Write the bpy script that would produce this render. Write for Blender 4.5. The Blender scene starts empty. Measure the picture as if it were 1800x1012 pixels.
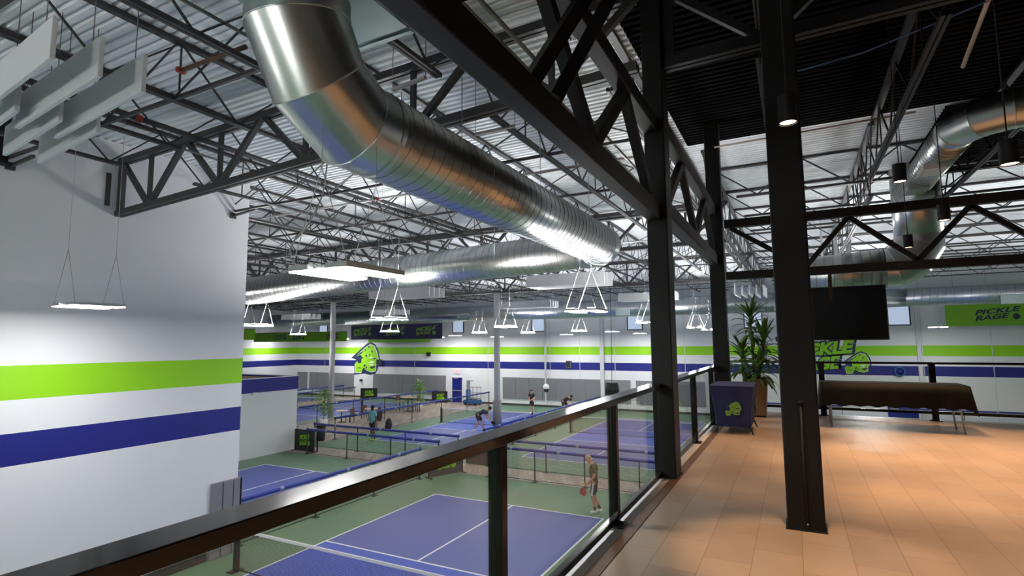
import bpy, bmesh, math, random
from mathutils import Vector, Matrix
random.seed(7)
sc = bpy.context.scene
COL = sc.collection
R = math.radians

# ------------------------------------------------------------------ camera
F_PX, W_PX, H_PX = 953.0, 1800.0, 1012.0
YAW, PIT, ROL = R(-27.42), R(5.75), R(-0.423)
CAM = Vector((0, 0, 5.1))
fw = Vector((math.sin(YAW)*math.cos(PIT), math.cos(YAW)*math.cos(PIT), math.sin(PIT)))
rt0 = Vector((math.cos(YAW), -math.sin(YAW), 0))
up0 = rt0.cross(fw)
rt = rt0*math.cos(ROL) + up0*math.sin(ROL)
up = -rt0*math.sin(ROL) + up0*math.cos(ROL)
cd = bpy.data.cameras.new('camera')
cam = bpy.data.objects.new('camera', cd)
COL.objects.link(cam)
cam.matrix_world = Matrix(((rt.x, up.x, -fw.x, CAM.x), (rt.y, up.y, -fw.y, CAM.y), (rt.z, up.z, -fw.z, CAM.z), (0, 0, 0, 1)))
cd.sensor_fit = 'HORIZONTAL'; cd.sensor_width = 36.0; cd.lens = F_PX/W_PX*36.0
cd.clip_start = 0.05; cd.clip_end = 300
sc.camera = cam

# ------------------------------------------------------------------ world, exposure
wd = bpy.data.worlds.new('world'); sc.world = wd; wd.use_nodes = True
bg = wd.node_tree.nodes['Background']
bg.inputs[0].default_value = (0.62, 0.72, 0.9, 1); bg.inputs[1].default_value = 0.12
vs = sc.view_settings
sc.display_settings.display_device = 'sRGB'
vs.view_transform = 'Standard'; vs.look = 'None'; vs.gamma = 1.0; vs.use_curve_mapping = False
vs.exposure = 0.0
sc.cycles.use_denoising = True
sc.cycles.max_bounces = 8; sc.cycles.diffuse_bounces = 4; sc.cycles.glossy_bounces = 4
sc.cycles.transparent_max_bounces = 16
sc.cycles.sample_clamp_indirect = 6.0
PANEL_POWER = 112.0          # radiance of the court light panels
UPLIGHT_POWER = 300.0        # the same lamps also throw some light up to the roof
SPOT_POWER = 360.0           # watts of each balcony downlight

# ------------------------------------------------------------------ points from the photo's frame
def ray(px, py):
    return rt*(px-W_PX/2) + up*(H_PX/2-py) + fw*F_PX
def at_z(px, py, z):
    r = ray(px, py); return CAM + r*((z-CAM.z)/r.z)
def at_y(px, py, y):
    r = ray(px, py); return CAM + r*(y/r.y)
def at_x(px, py, x):
    r = ray(px, py); return CAM + r*(x/r.x)
def at_d(px, py, d):
    return CAM + ray(px, py)*(d/F_PX)

# ------------------------------------------------------------------ materials
def srgb(r, g, b):
    def c(v):
        v /= 255.0
        return v/12.92 if v <= 0.04045 else ((v+0.055)/1.055)**2.4
    return (c(r), c(g), c(b), 1)
M = {}
def mat(name, col, rough=0.5, metal=0.0, noise=0.0, nscale=8.0, bump=0.0, spec=0.5, emit=None, estr=0.0, stretch=None, coat=0.0):
    m = bpy.data.materials.new(name); m.use_nodes = True
    nt = m.node_tree; b = nt.nodes['Principled BSDF']
    b.inputs['Base Color'].default_value = col
    b.inputs['Roughness'].default_value = rough
    b.inputs['Metallic'].default_value = metal
    b.inputs['Specular IOR Level'].default_value = spec
    b.inputs['Coat Weight'].default_value = coat
    if emit:
        b.inputs['Emission Color'].default_value = emit; b.inputs['Emission Strength'].default_value = estr
    if noise or bump:
        tc = nt.nodes.new('ShaderNodeTexCoord'); n = nt.nodes.new('ShaderNodeTexNoise')
        n.inputs['Scale'].default_value = nscale; n.inputs['Detail'].default_value = 4
        src = tc.outputs['Object']
        if stretch:
            mp = nt.nodes.new('ShaderNodeMapping'); mp.inputs['Scale'].default_value = stretch
            nt.links.new(src, mp.inputs[0]); src = mp.outputs[0]
        nt.links.new(src, n.inputs['Vector'])
        if noise:
            mx = nt.nodes.new('ShaderNodeMix'); mx.data_type = 'RGBA'
            mx.inputs['A'].default_value = tuple(max(0, c*(1-noise)) for c in col[:3])+(1,)
            mx.inputs['B'].default_value = tuple(min(1, c*(1+noise)) for c in col[:3])+(1,)
            nt.links.new(n.outputs[0], mx.inputs['Factor']); nt.links.new(mx.outputs['Result'], b.inputs['Base Color'])
        if bump:
            bp = nt.nodes.new('ShaderNodeBump'); bp.inputs['Strength'].default_value = bump; bp.inputs['Distance'].default_value = 0.02
            nt.links.new(n.outputs[0], bp.inputs['Height']); nt.links.new(bp.outputs[0], b.inputs['Normal'])
    M[name] = m
    return m
LIME = srgb(142, 206, 10); NAVY = srgb(18, 27, 120)
mat('deck', srgb(224, 227, 232), 0.6, 0.0, 0.05, 2.0)
mat('deck_black', srgb(7, 7, 8), 0.9, spec=0.05)
mat('steel_black', srgb(19, 19, 22), 0.55, spec=0.3, noise=0.15, nscale=3)
mat('steel_joist', srgb(58, 57, 60), 0.5, 0.2, 0.2, 3)
mat('steel_girder', srgb(62, 60, 62), 0.5, 0.2, 0.15, 3)
mat('column_black', srgb(9, 9, 9), 0.5, spec=0.3, noise=0.1, nscale=3)
mat('rail_black', srgb(9, 9, 10), 0.5, 0.0, 0.1, 4, spec=0.05, coat=0.6)
M['rail_black'].node_tree.nodes['Principled BSDF'].inputs['Coat Roughness'].default_value = 0.12
mat('galv', srgb(200, 203, 202), 0.3, 1.0, 0.08, 6)
mat('galv_seam', srgb(112, 114, 116), 0.4, 0.8)
mat('galv_far', srgb(182, 188, 194), 0.3, 1.0, 0.06, 3)
mat('galv_flat', srgb(160, 178, 180), 0.35, 0.9, 0.08, 4)
mat('pipe_grey', srgb(120, 118, 118), 0.4, 0.5, 0.1, 4)
mat('pipe_white', srgb(186, 184, 182), 0.45, 0.1, 0.05, 4)
mat('pipe_red', srgb(170, 50, 46), 0.5)
mat('white_paint', srgb(226, 228, 232), 0.6, noise=0.02, nscale=1.5)
mat('column_white', srgb(205, 206, 208), 0.5, noise=0.03)
mat('pad_grey', srgb(122, 122, 128), 0.6, noise=0.04, nscale=4)
mat('pad_dark', srgb(104, 106, 112), 0.6, noise=0.04, nscale=4)
mat('baseboard', srgb(58, 58, 56), 0.5)
mat('navy_paint', NAVY, 0.5, noise=0.04)
mat('court_green', srgb(92, 124, 98), 0.5, noise=0.09, nscale=0.35)
mat('court_blue', srgb(80, 92, 158), 0.5, noise=0.06, nscale=0.5)
mat('court_blue_kitchen', srgb(58, 86, 182), 0.5, noise=0.05, nscale=0.5)
mat('line_white', srgb(232, 234, 236), 0.6)
mat('pad_blue', srgb(34, 50, 140), 0.45, noise=0.08, nscale=5)
mat('post_black', srgb(34, 36, 38), 0.5)
mat('sign_black', srgb(30, 30, 32), 0.55, noise=0.08)
mat('sign_grey', srgb(74, 72, 76), 0.6, noise=0.08)
mat('lime', LIME, 0.5)
mat('lime_dull', srgb(126, 170, 60), 0.6)
mat('banner_green', srgb(122, 176, 40), 0.7, noise=0.05)
mat('banner_navy', srgb(46, 44, 84), 0.7, noise=0.08)
mat('ink_navy', srgb(24, 40, 84), 0.6)
mat('black', srgb(14, 14, 15), 0.4)
mat('screen', srgb(5, 5, 6), 0.12, spec=0.3)
mat('cloth_black', srgb(9, 8, 8), 0.7, spec=0.2, noise=0.3, nscale=6)
mat('cloth_navy', srgb(36, 46, 96), 0.8, noise=0.15, nscale=10)
mat('wood_box', srgb(132, 100, 72), 0.5, noise=0.18, nscale=4, stretch=(6, 6, 0.6))
mat('soil', srgb(50, 38, 28), 0.9, noise=0.3, nscale=20)
mat('table_wood', srgb(206, 184, 150), 0.4, noise=0.1)
mat('chair_brown', srgb(92, 60, 46), 0.6, noise=0.1)
mat('leaf', srgb(78, 120, 44), 0.45, noise=0.35, nscale=9)
mat('leaf_pale', srgb(120, 164, 82), 0.5, noise=0.3, nscale=8)
mat('stem', srgb(120, 110, 74), 0.7, noise=0.2)
mat('lift_blue', srgb(40, 96, 156), 0.5)
mat('lift_grey', srgb(146, 152, 160), 0.5, 0.3)
mat('skin', srgb(206, 150, 122), 0.55)
mat('skin_dark', srgb(96, 66, 52), 0.55)
mat('hair_grey', srgb(190, 172, 150), 0.8)
mat('hair_dark', srgb(28, 24, 22), 0.8)
mat('shirt_brown', srgb(92, 78, 56), 0.8, noise=0.1)
mat('shirt_teal', srgb(120, 186, 196), 0.8, noise=0.1)
mat('shirt_black', srgb(34, 34, 40), 0.8, noise=0.1)
mat('shirt_grey', srgb(64, 68, 78), 0.8, noise=0.1)
mat('shorts_dark', srgb(52, 46, 44), 0.8)
mat('shorts_navy', srgb(30, 32, 60), 0.8)
mat('stripe_white', srgb(220, 220, 220), 0.7)
mat('shoe_white', srgb(224, 226, 228), 0.6)
mat('shoe_yellow', srgb(190, 200, 90), 0.6)
mat('sock_dark', srgb(44, 50, 48), 0.8)
mat('paddle_red', srgb(176, 74, 74), 0.5)
mat('ball_yellow', srgb(206, 226, 70), 0.5)
mat('baffle', srgb(206, 208, 212), 0.8, noise=0.02)
mat('exit_red', srgb(220, 110, 110), 0.5, emit=(1, 0.25, 0.25, 1), estr=0.5)
mat('strip_brown', srgb(96, 66, 44), 0.5, noise=0.1)
mat('edge_tile', srgb(226, 220, 214), 0.4, noise=0.05, nscale=3)
mat('diffuser', (1, 1, 1, 1), 0.5, emit=(1.0, 0.985, 0.965, 1), estr=PANEL_POWER)
mat('uplight', (1, 1, 1, 1), 0.5, emit=(1.0, 0.985, 0.965, 1), estr=UPLIGHT_POWER)
mat('bulb_warm', (1, 1, 1, 1), 0.5, emit=(1.0, 0.72, 0.46, 1), estr=9.0)
mat('window_lit', srgb(150, 165, 190), 0.2, emit=(0.55, 0.66, 0.85, 1), estr=0.62)
mat('speaker_grey', srgb(92, 94, 98), 0.6)
mat('brown_fill', srgb(120, 98, 80), 0.8, noise=0.4, nscale=3)
mat('strut_beige', srgb(150, 136, 122), 0.5)
mat('cable_blue', srgb(60, 90, 140), 0.5)
mat('bag_black', srgb(28, 28, 40), 0.8)
mat('bag_maroon', srgb(74, 46, 46), 0.8)

def floor_wood():
    m = bpy.data.materials.new('balcony_tile'); m.use_nodes = True
    nt = m.node_tree; b = nt.nodes['Principled BSDF']; L = nt.links
    tc = nt.nodes.new('ShaderNodeTexCoord')
    mp = nt.nodes.new('ShaderNodeMapping'); mp.inputs['Rotation'].default_value = (0, 0, R(90)); mp.inputs['Location'].default_value = (0.1, 0.03, 0)
    L.new(tc.outputs['Object'], mp.inputs[0])
    br = nt.nodes.new('ShaderNodeTexBrick')
    br.inputs['Color1'].default_value = srgb(188, 164, 142); br.inputs['Color2'].default_value = srgb(174, 150, 128)
    br.inputs['Mortar'].default_value = srgb(140, 120, 104)
    br.inputs['Scale'].default_value = 1.0; br.inputs['Mortar Size'].default_value = 0.003; br.inputs['Mortar Smooth'].default_value = 0.3
    br.inputs['Brick Width'].default_value = 0.61; br.inputs['Row Height'].default_value = 0.305; br.offset = 0.5
    L.new(mp.outputs[0], br.inputs['Vector'])
    n = nt.nodes.new('ShaderNodeTexNoise'); n.inputs['Scale'].default_value = 1.6; n.inputs['Detail'].default_value = 5
    L.new(tc.outputs['Object'], n.inputs['Vector'])
    mx = nt.nodes.new('ShaderNodeMix'); mx.data_type = 'RGBA'; mx.blend_type = 'MULTIPLY'; mx.inputs['Factor'].default_value = 0.35
    L.new(br.outputs['Color'], mx.inputs['A']); L.new(n.outputs[0], mx.inputs['B'])
    L.new(mx.outputs['Result'], b.inputs['Base Color'])
    b.inputs['Roughness'].default_value = 0.42
    M['balcony_tile'] = m
floor_wood()
def plank_mat():
    m = bpy.data.materials.new('walk_planks'); m.use_nodes = True
    nt = m.node_tree; b = nt.nodes['Principled BSDF']; L = nt.links
    tc = nt.nodes.new('ShaderNodeTexCoord')
    mp = nt.nodes.new('ShaderNodeMapping'); mp.inputs['Rotation'].default_value = (0, 0, R(62))
    L.new(tc.outputs['Object'], mp.inputs[0])
    br = nt.nodes.new('ShaderNodeTexBrick')
    br.inputs['Color1'].default_value = srgb(176, 164, 154); br.inputs['Color2'].default_value = srgb(146, 130, 120)
    br.inputs['Mortar'].default_value = srgb(112, 98, 88); br.inputs['Mortar Size'].default_value = 0.006
    br.inputs['Brick Width'].default_value = 1.6; br.inputs['Row Height'].default_value = 0.2; br.inputs['Scale'].default_value = 1.0
    L.new(mp.outputs[0], br.inputs['Vector']); L.new(br.outputs['Color'], b.inputs['Base Color'])
    b.inputs['Roughness'].default_value = 0.5
    M['walk_planks'] = m
plank_mat()
def band_wall(name, extra=None):
    """white wall paint with the lime and navy bands (heights in metres) and faint panel joints"""
    m = bpy.data.materials.new(name); m.use_nodes = True
    nt = m.node_tree; b = nt.nodes['Principled BSDF']; L = nt.links
    ge = nt.nodes.new('ShaderNodeNewGeometry'); sp = nt.nodes.new('ShaderNodeSeparateXYZ')
    L.new(ge.outputs['Position'], sp.inputs[0])
    def band(lo, hi):
        a = nt.nodes.new('ShaderNodeMath'); a.operation = 'GREATER_THAN'; a.inputs[1].default_value = lo
        c = nt.nodes.new('ShaderNodeMath'); c.operation = 'LESS_THAN'; c.inputs[1].default_value = hi
        d = nt.nodes.new('ShaderNodeMath'); d.operation = 'MULTIPLY'
        L.new(sp.outputs['Z'], a.inputs[0]); L.new(sp.outputs['Z'], c.inputs[0]); L.new(a.outputs[0], d.inputs[0]); L.new(c.outputs[0], d.inputs[1])
        return d.outputs[0]
    n = nt.nodes.new('ShaderNodeTexNoise'); n.inputs['Scale'].default_value = 0.6
    L.new(ge.outputs['Position'], n.inputs['Vector'])
    m0 = nt.nodes.new('ShaderNodeMix'); m0.data_type = 'RGBA'
    m0.inputs['A'].default_value = srgb(222, 224, 228); m0.inputs['B'].default_value = srgb(230, 231, 234)
    L.new(n.outputs[0], m0.inputs['Factor'])
    last = m0.outputs['Result']
    for lo, hi, c in ((4.13, 4.75, LIME), (2.95, 3.53, NAVY)):
        mx = nt.nodes.new('ShaderNodeMix'); mx.data_type = 'RGBA'
        mx.inputs['B'].default_value = c
        L.new(last, mx.inputs['A']); L.new(band(lo, hi), mx.inputs['Factor']); last = mx.outputs['Result']
    L.new(last, b.inputs['Base Color'])
    b.inputs['Roughness'].default_value = 0.55
    M[name] = m
band_wall('band_wall')
def glass_mat(name, tint, refl=0.05):
    m = bpy.data.materials.new(name); m.use_nodes = True
    nt = m.node_tree; nt.nodes.clear(); L = nt.links
    o = nt.nodes.new('ShaderNodeOutputMaterial'); mx = nt.nodes.new('ShaderNodeMixShader')
    t = nt.nodes.new('ShaderNodeBsdfTransparent'); t.inputs[0].default_value = tint
    g = nt.nodes.new('ShaderNodeBsdfGlossy'); g.inputs['Roughness'].default_value = 0.02
    lw = nt.nodes.new('ShaderNodeLayerWeight'); lw.inputs['Blend'].default_value = 0.5
    pw = nt.nodes.new('ShaderNodeMath'); pw.operation = 'POWER'; pw.inputs[1].default_value = 4.0
    fr = nt.nodes.new('ShaderNodeMath'); fr.operation = 'MULTIPLY_ADD'; fr.inputs[1].default_value = 0.5; fr.inputs[2].default_value = refl
    L.new(lw.outputs['Facing'], pw.inputs[0]); L.new(pw.outputs[0], fr.inputs[0]); L.new(fr.outputs[0], mx.inputs[0]); L.new(t.outputs[0], mx.inputs[1]); L.new(g.outputs[0], mx.inputs[2]); L.new(mx.outputs[0], o.inputs[0])
    M[name] = m
glass_mat('rail_glass', (0.95, 0.95, 0.92, 1), 0.03)
def net_mat(name, col, cell, wire, soft=0.0):
    m = bpy.data.materials.new(name); m.use_nodes = True
    nt = m.node_tree; nt.nodes.clear(); L = nt.links
    o = nt.nodes.new('ShaderNodeOutputMaterial'); mx = nt.nodes.new('ShaderNodeMixShader')
    t = nt.nodes.new('ShaderNodeBsdfTransparent')
    d = nt.nodes.new('ShaderNodeBsdfDiffuse'); d.inputs[0].default_value = col
    uv = nt.nodes.new('ShaderNodeUVMap'); sp = nt.nodes.new('ShaderNodeSeparateXYZ'); L.new(uv.outputs[0], sp.inputs[0])
    outs = []
    for ax in ('X', 'Y'):
        a = nt.nodes.new('ShaderNodeMath'); a.operation = 'DIVIDE'; a.inputs[1].default_value = cell
        f = nt.nodes.new('ShaderNodeMath'); f.operation = 'FRACT'
        c = nt.nodes.new('ShaderNodeMath'); c.operation = 'LESS_THAN'; c.inputs[1].default_value = wire/cell
        L.new(sp.outputs[ax], a.inputs[0]); L.new(a.outputs[0], f.inputs[0]); L.new(f.outputs[0], c.inputs[0]); outs.append(c.outputs[0])
    mxm = nt.nodes.new('ShaderNodeMath'); mxm.operation = 'MAXIMUM'
    L.new(outs[0], mxm.inputs[0]); L.new(outs[1], mxm.inputs[1])
    L.new(mxm.outputs[0], mx.inputs[0]); L.new(t.outputs[0], mx.inputs[1]); L.new(d.outputs[0], mx.inputs[2]); L.new(mx.outputs[0], o.inputs[0])
    M[name] = m
net_mat('net_mesh', srgb(24, 26, 32), 0.03, 0.004)
net_mat('fence_mesh', srgb(40, 48, 44), 0.05, 0.003)

# ------------------------------------------------------------------ builders
class MB:
    """collects shapes in world space; build() links them as one mesh object"""
    def __init__(s):
        s.bm = bmesh.new()
    def quad(s, pts):
        s.bm.faces.new([s.bm.verts.new(p) for p in pts]); return s
    def box(s, lo, hi):
        x0, y0, z0 = lo; x1, y1, z1 = hi
        return s.hexa([(x0, y0, z0), (x1, y0, z0), (x1, y1, z0), (x0, y1, z0)], [(x0, y0, z1), (x1, y0, z1), (x1, y1, z1), (x0, y1, z1)])
    def hexa(s, b, t):
        vb = [s.bm.verts.new(p) for p in b]; vt = [s.bm.verts.new(p) for p in t]; n = len(b)
        s.bm.faces.new(vb[::-1]); s.bm.faces.new(vt)
        for i in range(n):
            s.bm.faces.new((vb[i], vb[(i+1) % n], vt[(i+1) % n], vt[i]))
        return s
    def cbox(s, c, size, rz=0):
        hx, hy, hz = size[0]/2, size[1]/2, size[2]/2
        c0, s0 = math.cos(rz), math.sin(rz)
        def P(x, y, z): return (c[0]+x*c0-y*s0, c[1]+x*s0+y*c0, c[2]+z)
        return s.hexa([P(-hx, -hy, -hz), P(hx, -hy, -hz), P(hx, hy, -hz), P(-hx, hy, -hz)], [P(-hx, -hy, hz), P(hx, -hy, hz), P(hx, hy, hz), P(-hx, hy, hz)])
    def bar(s, a, b, w, h, upv=None):
        a, b = Vector(a), Vector(b); d = (b-a).normalized()
        u = Vector(upv) if upv else (Vector((0, 0, 1)) if abs(d.z) < 0.95 else Vector((0, 1, 0)))
        r = d.cross(u).normalized(); u = r.cross(d).normalized()
        r *= w/2; u *= h/2
        return s.hexa([a-r-u, a+r-u, a+r+u, a-r+u], [b-r-u, b+r-u, b+r+u, b-r+u])
    def tube(s, pts, r, seg=10, caps=True):
        pts = [Vector(p) for p in pts]
        rs = r if isinstance(r, (list, tuple)) else [r]*len(pts)
        rings = []
        pu = None
        for i, p in enumerate(pts):
            d = (pts[min(i+1, len(pts)-1)]-pts[max(i-1, 0)]).normalized()
            if pu is None:
                pu = Vector((0, 0, 1)) if abs(d.z) < 0.9 else Vector((1, 0, 0))
            a = d.cross(pu).normalized(); pu = a.cross(d).normalized()
            rings.append([s.bm.verts.new(p + (a*math.cos(2*math.pi*k/seg)+pu*math.sin(2*math.pi*k/seg))*rs[i]) for k in range(seg)])
        for i in range(len(rings)-1):
            for k in range(seg):
                f = s.bm.faces.new((rings[i][k], rings[i][(k+1) % seg], rings[i+1][(k+1) % seg], rings[i+1][k])); f.smooth = True
        if caps:
            s.bm.faces.new(rings[0][::-1]); s.bm.faces.new(rings[-1])
        return s
    def ball(s, c, r, seg=14, sc3=(1, 1, 1)):
        mt = Matrix.Translation(Vector(c)) @ Matrix.Diagonal((r*sc3[0], r*sc3[1], r*sc3[2], 1))
        g = bmesh.ops.create_uvsphere(s.bm, u_segments=seg, v_segments=max(6, seg//2+2), radius=1, matrix=mt)
        for v in g['verts']:
            for f in v.link_faces: f.smooth = True
        return s
    def prism(s, poly, org, ex, ey, ez, depth):
        """2-D outline (convex or not) in the ex/ey plane at org, thickness along ez"""
        o, ex, ey, ez = Vector(org), Vector(ex), Vector(ey), Vector(ez)
        a = [s.bm.verts.new(o+ex*x+ey*y) for x, y in poly]; b = [s.bm.verts.new(o+ex*x+ey*y+ez*depth) for x, y in poly]
        s.bm.faces.new(a); s.bm.faces.new(b[::-1]); n = len(poly)
        for i in range(n):
            s.bm.faces.new((a[i], b[i], b[(i+1) % n], a[(i+1) % n]))
        return s
    def build(s, name, m, parent=None, uv=None, bevel=0.0, smooth=False):
        bmesh.ops.recalc_face_normals(s.bm, faces=s.bm.faces[:])
        if parent is not None:
            o = root_loc(parent)
            bmesh.ops.translate(s.bm, verts=s.bm.verts[:], vec=-o)
        if smooth:
            for f in s.bm.faces: f.smooth = True
        me = bpy.data.meshes.new(name); s.bm.to_mesh(me); s.bm.free()
        if m is not None: me.materials.append(M[m])
        ob = bpy.data.objects.new(name, me); COL.objects.link(ob)
        if parent is not None: ob.parent = parent
        if bevel:
            bv = ob.modifiers.new('bevel', 'BEVEL'); bv.width = bevel; bv.segments = 2; bv.limit_method = 'ANGLE'
        return ob
def root_loc(o):
    v = Vector(o.location)
    while o.parent is not None:
        o = o.parent; v += Vector(o.location)
    return v
def thing(name, label, cat, loc=(0, 0, 0), group=None):
    o = bpy.data.objects.new(name, None); o.empty_display_size = 0.1
    o.location = loc; COL.objects.link(o)
    return tag(o, label, cat, group)
def tag(o, label, cat, group=None, kind=None):
    o['label'] = label; o['category'] = cat
    if group: o['group'] = group
    if kind: o['kind'] = kind
    return o
def struct(o, label=None):
    o['kind'] = 'structure'
    if label: o['label'] = label
    return o
def copy_tree(o, parent=None):
    c = o.copy(); COL.objects.link(c); c.parent = parent
    for ch in list(o.children):
        copy_tree(ch, c)
    return c
def sheet(pts, name, m, parent=None):
    """upright rectangular net: pts = bottom-left, bottom-right, top-right, top-left, UV in metres, with a real (thin) thickness"""
    p = [Vector(q) for q in pts]; o = root_loc(parent) if parent else Vector((0, 0, 0))
    me = bpy.data.meshes.new(name)
    me.from_pydata([q-o for q in p], [], [(0, 1, 2, 3)])
    uvl = me.uv_layers.new(name='UVMap'); w = (p[1]-p[0]).length; h = (p[3]-p[0]).length
    for i, c in enumerate(((0, 0), (w, 0), (w, h), (0, h))): uvl.data[i].uv = c
    me.materials.append(M[m])
    ob = bpy.data.objects.new(name, me); COL.objects.link(ob)
    if parent is not None: ob.parent = parent
    return ob
def text(body, name, m, org, ex, ey, size, parent, width=None, shear=0.25, bold=0.02, depth=0.004, align='CENTER', spacing=1.0):
    cu = bpy.data.curves.new(name, 'FONT'); cu.body = body; cu.size = 1.0; cu.shear = shear; cu.offset = bold
    cu.align_x = align; cu.align_y = 'CENTER'; cu.extrude = depth/size; cu.resolution_u = 3; cu.space_character = spacing
    cu.materials.append(M[m])
    ob = bpy.data.objects.new(name, cu); COL.objects.link(ob)
    ex, ey = Vector(ex).normalized(), Vector(ey).normalized(); ez = ex.cross(ey)
    o = Vector(org) - (root_loc(parent) if parent else Vector((0, 0, 0)))
    sx = sy = size
    if width:
        bpy.context.view_layer.update()
        if ob.dimensions.x > 0: sx = width/ob.dimensions.x
    mtx = Matrix(((ex.x*sx, ey.x*sy, ez.x*sy, o.x), (ex.y*sx, ey.y*sy, ez.y*sy, o.y), (ex.z*sx, ey.z*sy, ez.z*sy, o.z), (0, 0, 0, 1)))
    bpy.context.view_layer.update()
    me = bpy.data.meshes.new_from_object(ob.evaluated_get(bpy.context.evaluated_depsgraph_get()))
    me.transform(mtx)
    bpy.data.objects.remove(ob)
    ob = bpy.data.objects.new(name, me); COL.objects.link(ob)
    if parent is not None: ob.parent = parent
    return ob

# ================================================================== SETTING
FZ = 3.625                    # balcony floor height
DECK = 9.42                   # underside of roof deck
XL, XR, YN, YF, XW = -46.0, 16.0, -22.0, 40.05, -12.67
RAILX = -1.37
struct(MB().box((XL-0.3, YN-0.3, -0.3), (XR+0.3, YF+0.3, 0)).build('floor', 'court_green'))
w = struct(MB().box((XL-0.3, YF, 0), (XR+0.3, YF+0.3, DECK+0.4)).build('wall_back', 'band_wall'))
struct(MB().box((XL-0.3, YN, 0), (XL, YF, DECK+0.4)).build('wall_far_left', 'band_wall'))
struct(MB().box((XW-0.35, YN, 0), (XW, 9.31, DECK)).build('wall_left', 'band_wall'))
struct(MB().box((XR, YN, 0), (XR+0.3, YF, DECK+0.4)).build('wall_right', 'band_wall'))
struct(MB().box((XL-0.3, YN-0.3, 0), (XR+0.3, YN, DECK+0.4)).build('wall_near', 'band_wall'))
# roof deck: trapezoidal ribs running along x
def deck(x0, x1, y0, y1, name, m, pitch=0.15, dep=0.045, z=DECK):
    b = MB(); n = int((y1-y0)/pitch); prof = []
    for i in range(n):
        y = y0+i*pitch
        prof += [(y, z), (y+pitch*0.5, z), (y+pitch*0.62, z+dep), (y+pitch*0.88, z+dep)]
    prof.append((y0+n*pitch, z))
    va = [b.bm.verts.new((x0, y, zz)) for y, zz in prof]; vb = [b.bm.verts.new((x1, y, zz)) for y, zz in prof]
    for i in range(len(prof)-1): b.bm.faces.new((va[i], vb[i], vb[i+1], va[i+1]))
    b.box((x0, y0, z+0.12), (x1, y0+n*pitch, z+0.3))
    return b.build(name, m)
BX, BY = -1.9, 12.2           # black ceiling over the balcony
struct(deck(XL-0.3, BX, YN-0.3, BY, 'ceiling', 'deck'))
struct(deck(XL-0.3, XR+0.3, BY, YF+0.3, 'ceiling_far', 'deck'))
struct(deck(BX, XR+0.3, YN-0.3, BY, 'ceiling_balcony', 'deck_black'))
struct(deck(2.7, XR+0.3, BY, 17.3, 'ceiling_balcony_strip', 'deck_black', z=DECK-0.06))
# balcony slab
struct(MB().box((RAILX+0.03+0.14, YN, FZ-0.02), (XR, 12.55, FZ)).build('floor_balcony', 'balcony_tile'))
struct(MB().box((RAILX-0.07, YN, FZ-0.5), (XR, 12.72, FZ-0.021)).build('floor_balcony_slab', 'white_paint'))
struct(MB().box((RAILX+0.03, YN, FZ-0.02), (RAILX+0.1, 12.55, FZ+0.002)).build('trim_1', 'edge_tile'), 'pale strip of tile along the balcony edge')
struct(MB().box((RAILX+0.1, YN, FZ-0.02), (RAILX+0.19, 12.55, FZ+0.004)).build('trim_2', 'strip_brown'), 'brown strip along the balcony edge')
struct(MB().box((RAILX-0.06, 12.55, FZ-0.02), (XR, 12.72, FZ+0.002)).build('trim_3', 'edge_tile'), 'pale strip at the far edge of the balcony')
# baseboards
struct(MB().box((XL, YF-0.03, 0), (XR, YF, 0.16)).build('baseboard_back', 'baseboard'))
struct(MB().box((XW, YN, 0), (XW+0.03, 8.55, 0.2)).build('baseboard_left', 'baseboard'))
struct(MB().box((XL, YN, 0), (XL+0.03, YF, 0.16)).build('baseboard_far_left', 'baseboard'))
# walkways of planks
struct(MB().box((-22.2, 18.6, 0), (XR, 20.05, 0.006)).build('floor_walkway', 'walk_planks'), 'grey plank walkway between the fences')
struct(MB().box((-28.6, 17.0, 0), (-22.2, 40.0, 0.006)).build('floor_seating', 'walk_planks'), 'grey plank strip with tables and chairs')
struct(MB().box((-40.0, 31.0, 0), (-36.6, 40.0, 0.005)).build('floor_strip', 'walk_planks'), 'grey plank strip by the far corner')
# wall joints on back wall
for i, x in enumerate((-42.0, -30.8, -23.1, -17.4, -14.9, -12.1, -7.0, 6.7, 9.9)):
    struct(MB().box((x-0.02, YF-0.006, 0.16), (x+0.02, YF, DECK)).build('trim_%d' % (10+i), 'column_white'), 'faint vertical panel joint on the back wall')
for i, (px, wd_) in enumerate(((1058, 0.28), (959, 0.12), (1614, 0.2))):
    x = at_y(px, 600, YF).x
    struct(MB().box((x-wd_/2, YF-0.14, 0.16), (x+wd_/2, YF-0.006, 7.3 if i else DECK)).build('trim_%d' % (30+i), 'column_white'), 'white pipe chase running up the back wall')
# windows
for i, x in enumerate((-42.3, -34.3, -26.1, -18.4, -10.5, -2.45, 5.65, 13.6)):
    z0, z1, hw = 6.02, 7.12, 0.52
    f = struct(MB().box((x-hw-0.07, YF-0.07, z0-0.07), (x+hw+0.07, YF-0.002, z0)).box((x-hw-0.07, YF-0.07, z1), (x+hw+0.07, YF-0.002, z1+0.07))
               .box((x-hw-0.07, YF-0.07, z0), (x-hw, YF-0.002, z1)).box((x+hw, YF-0.07, z0), (x+hw+0.07, YF-0.002, z1)).build('window_%d' % (i+1), 'baseboard'))
    MB().box((x-hw, YF-0.03, z0), (x+hw, YF-0.004, z1)).build('pane', 'window_lit', f)
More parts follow.
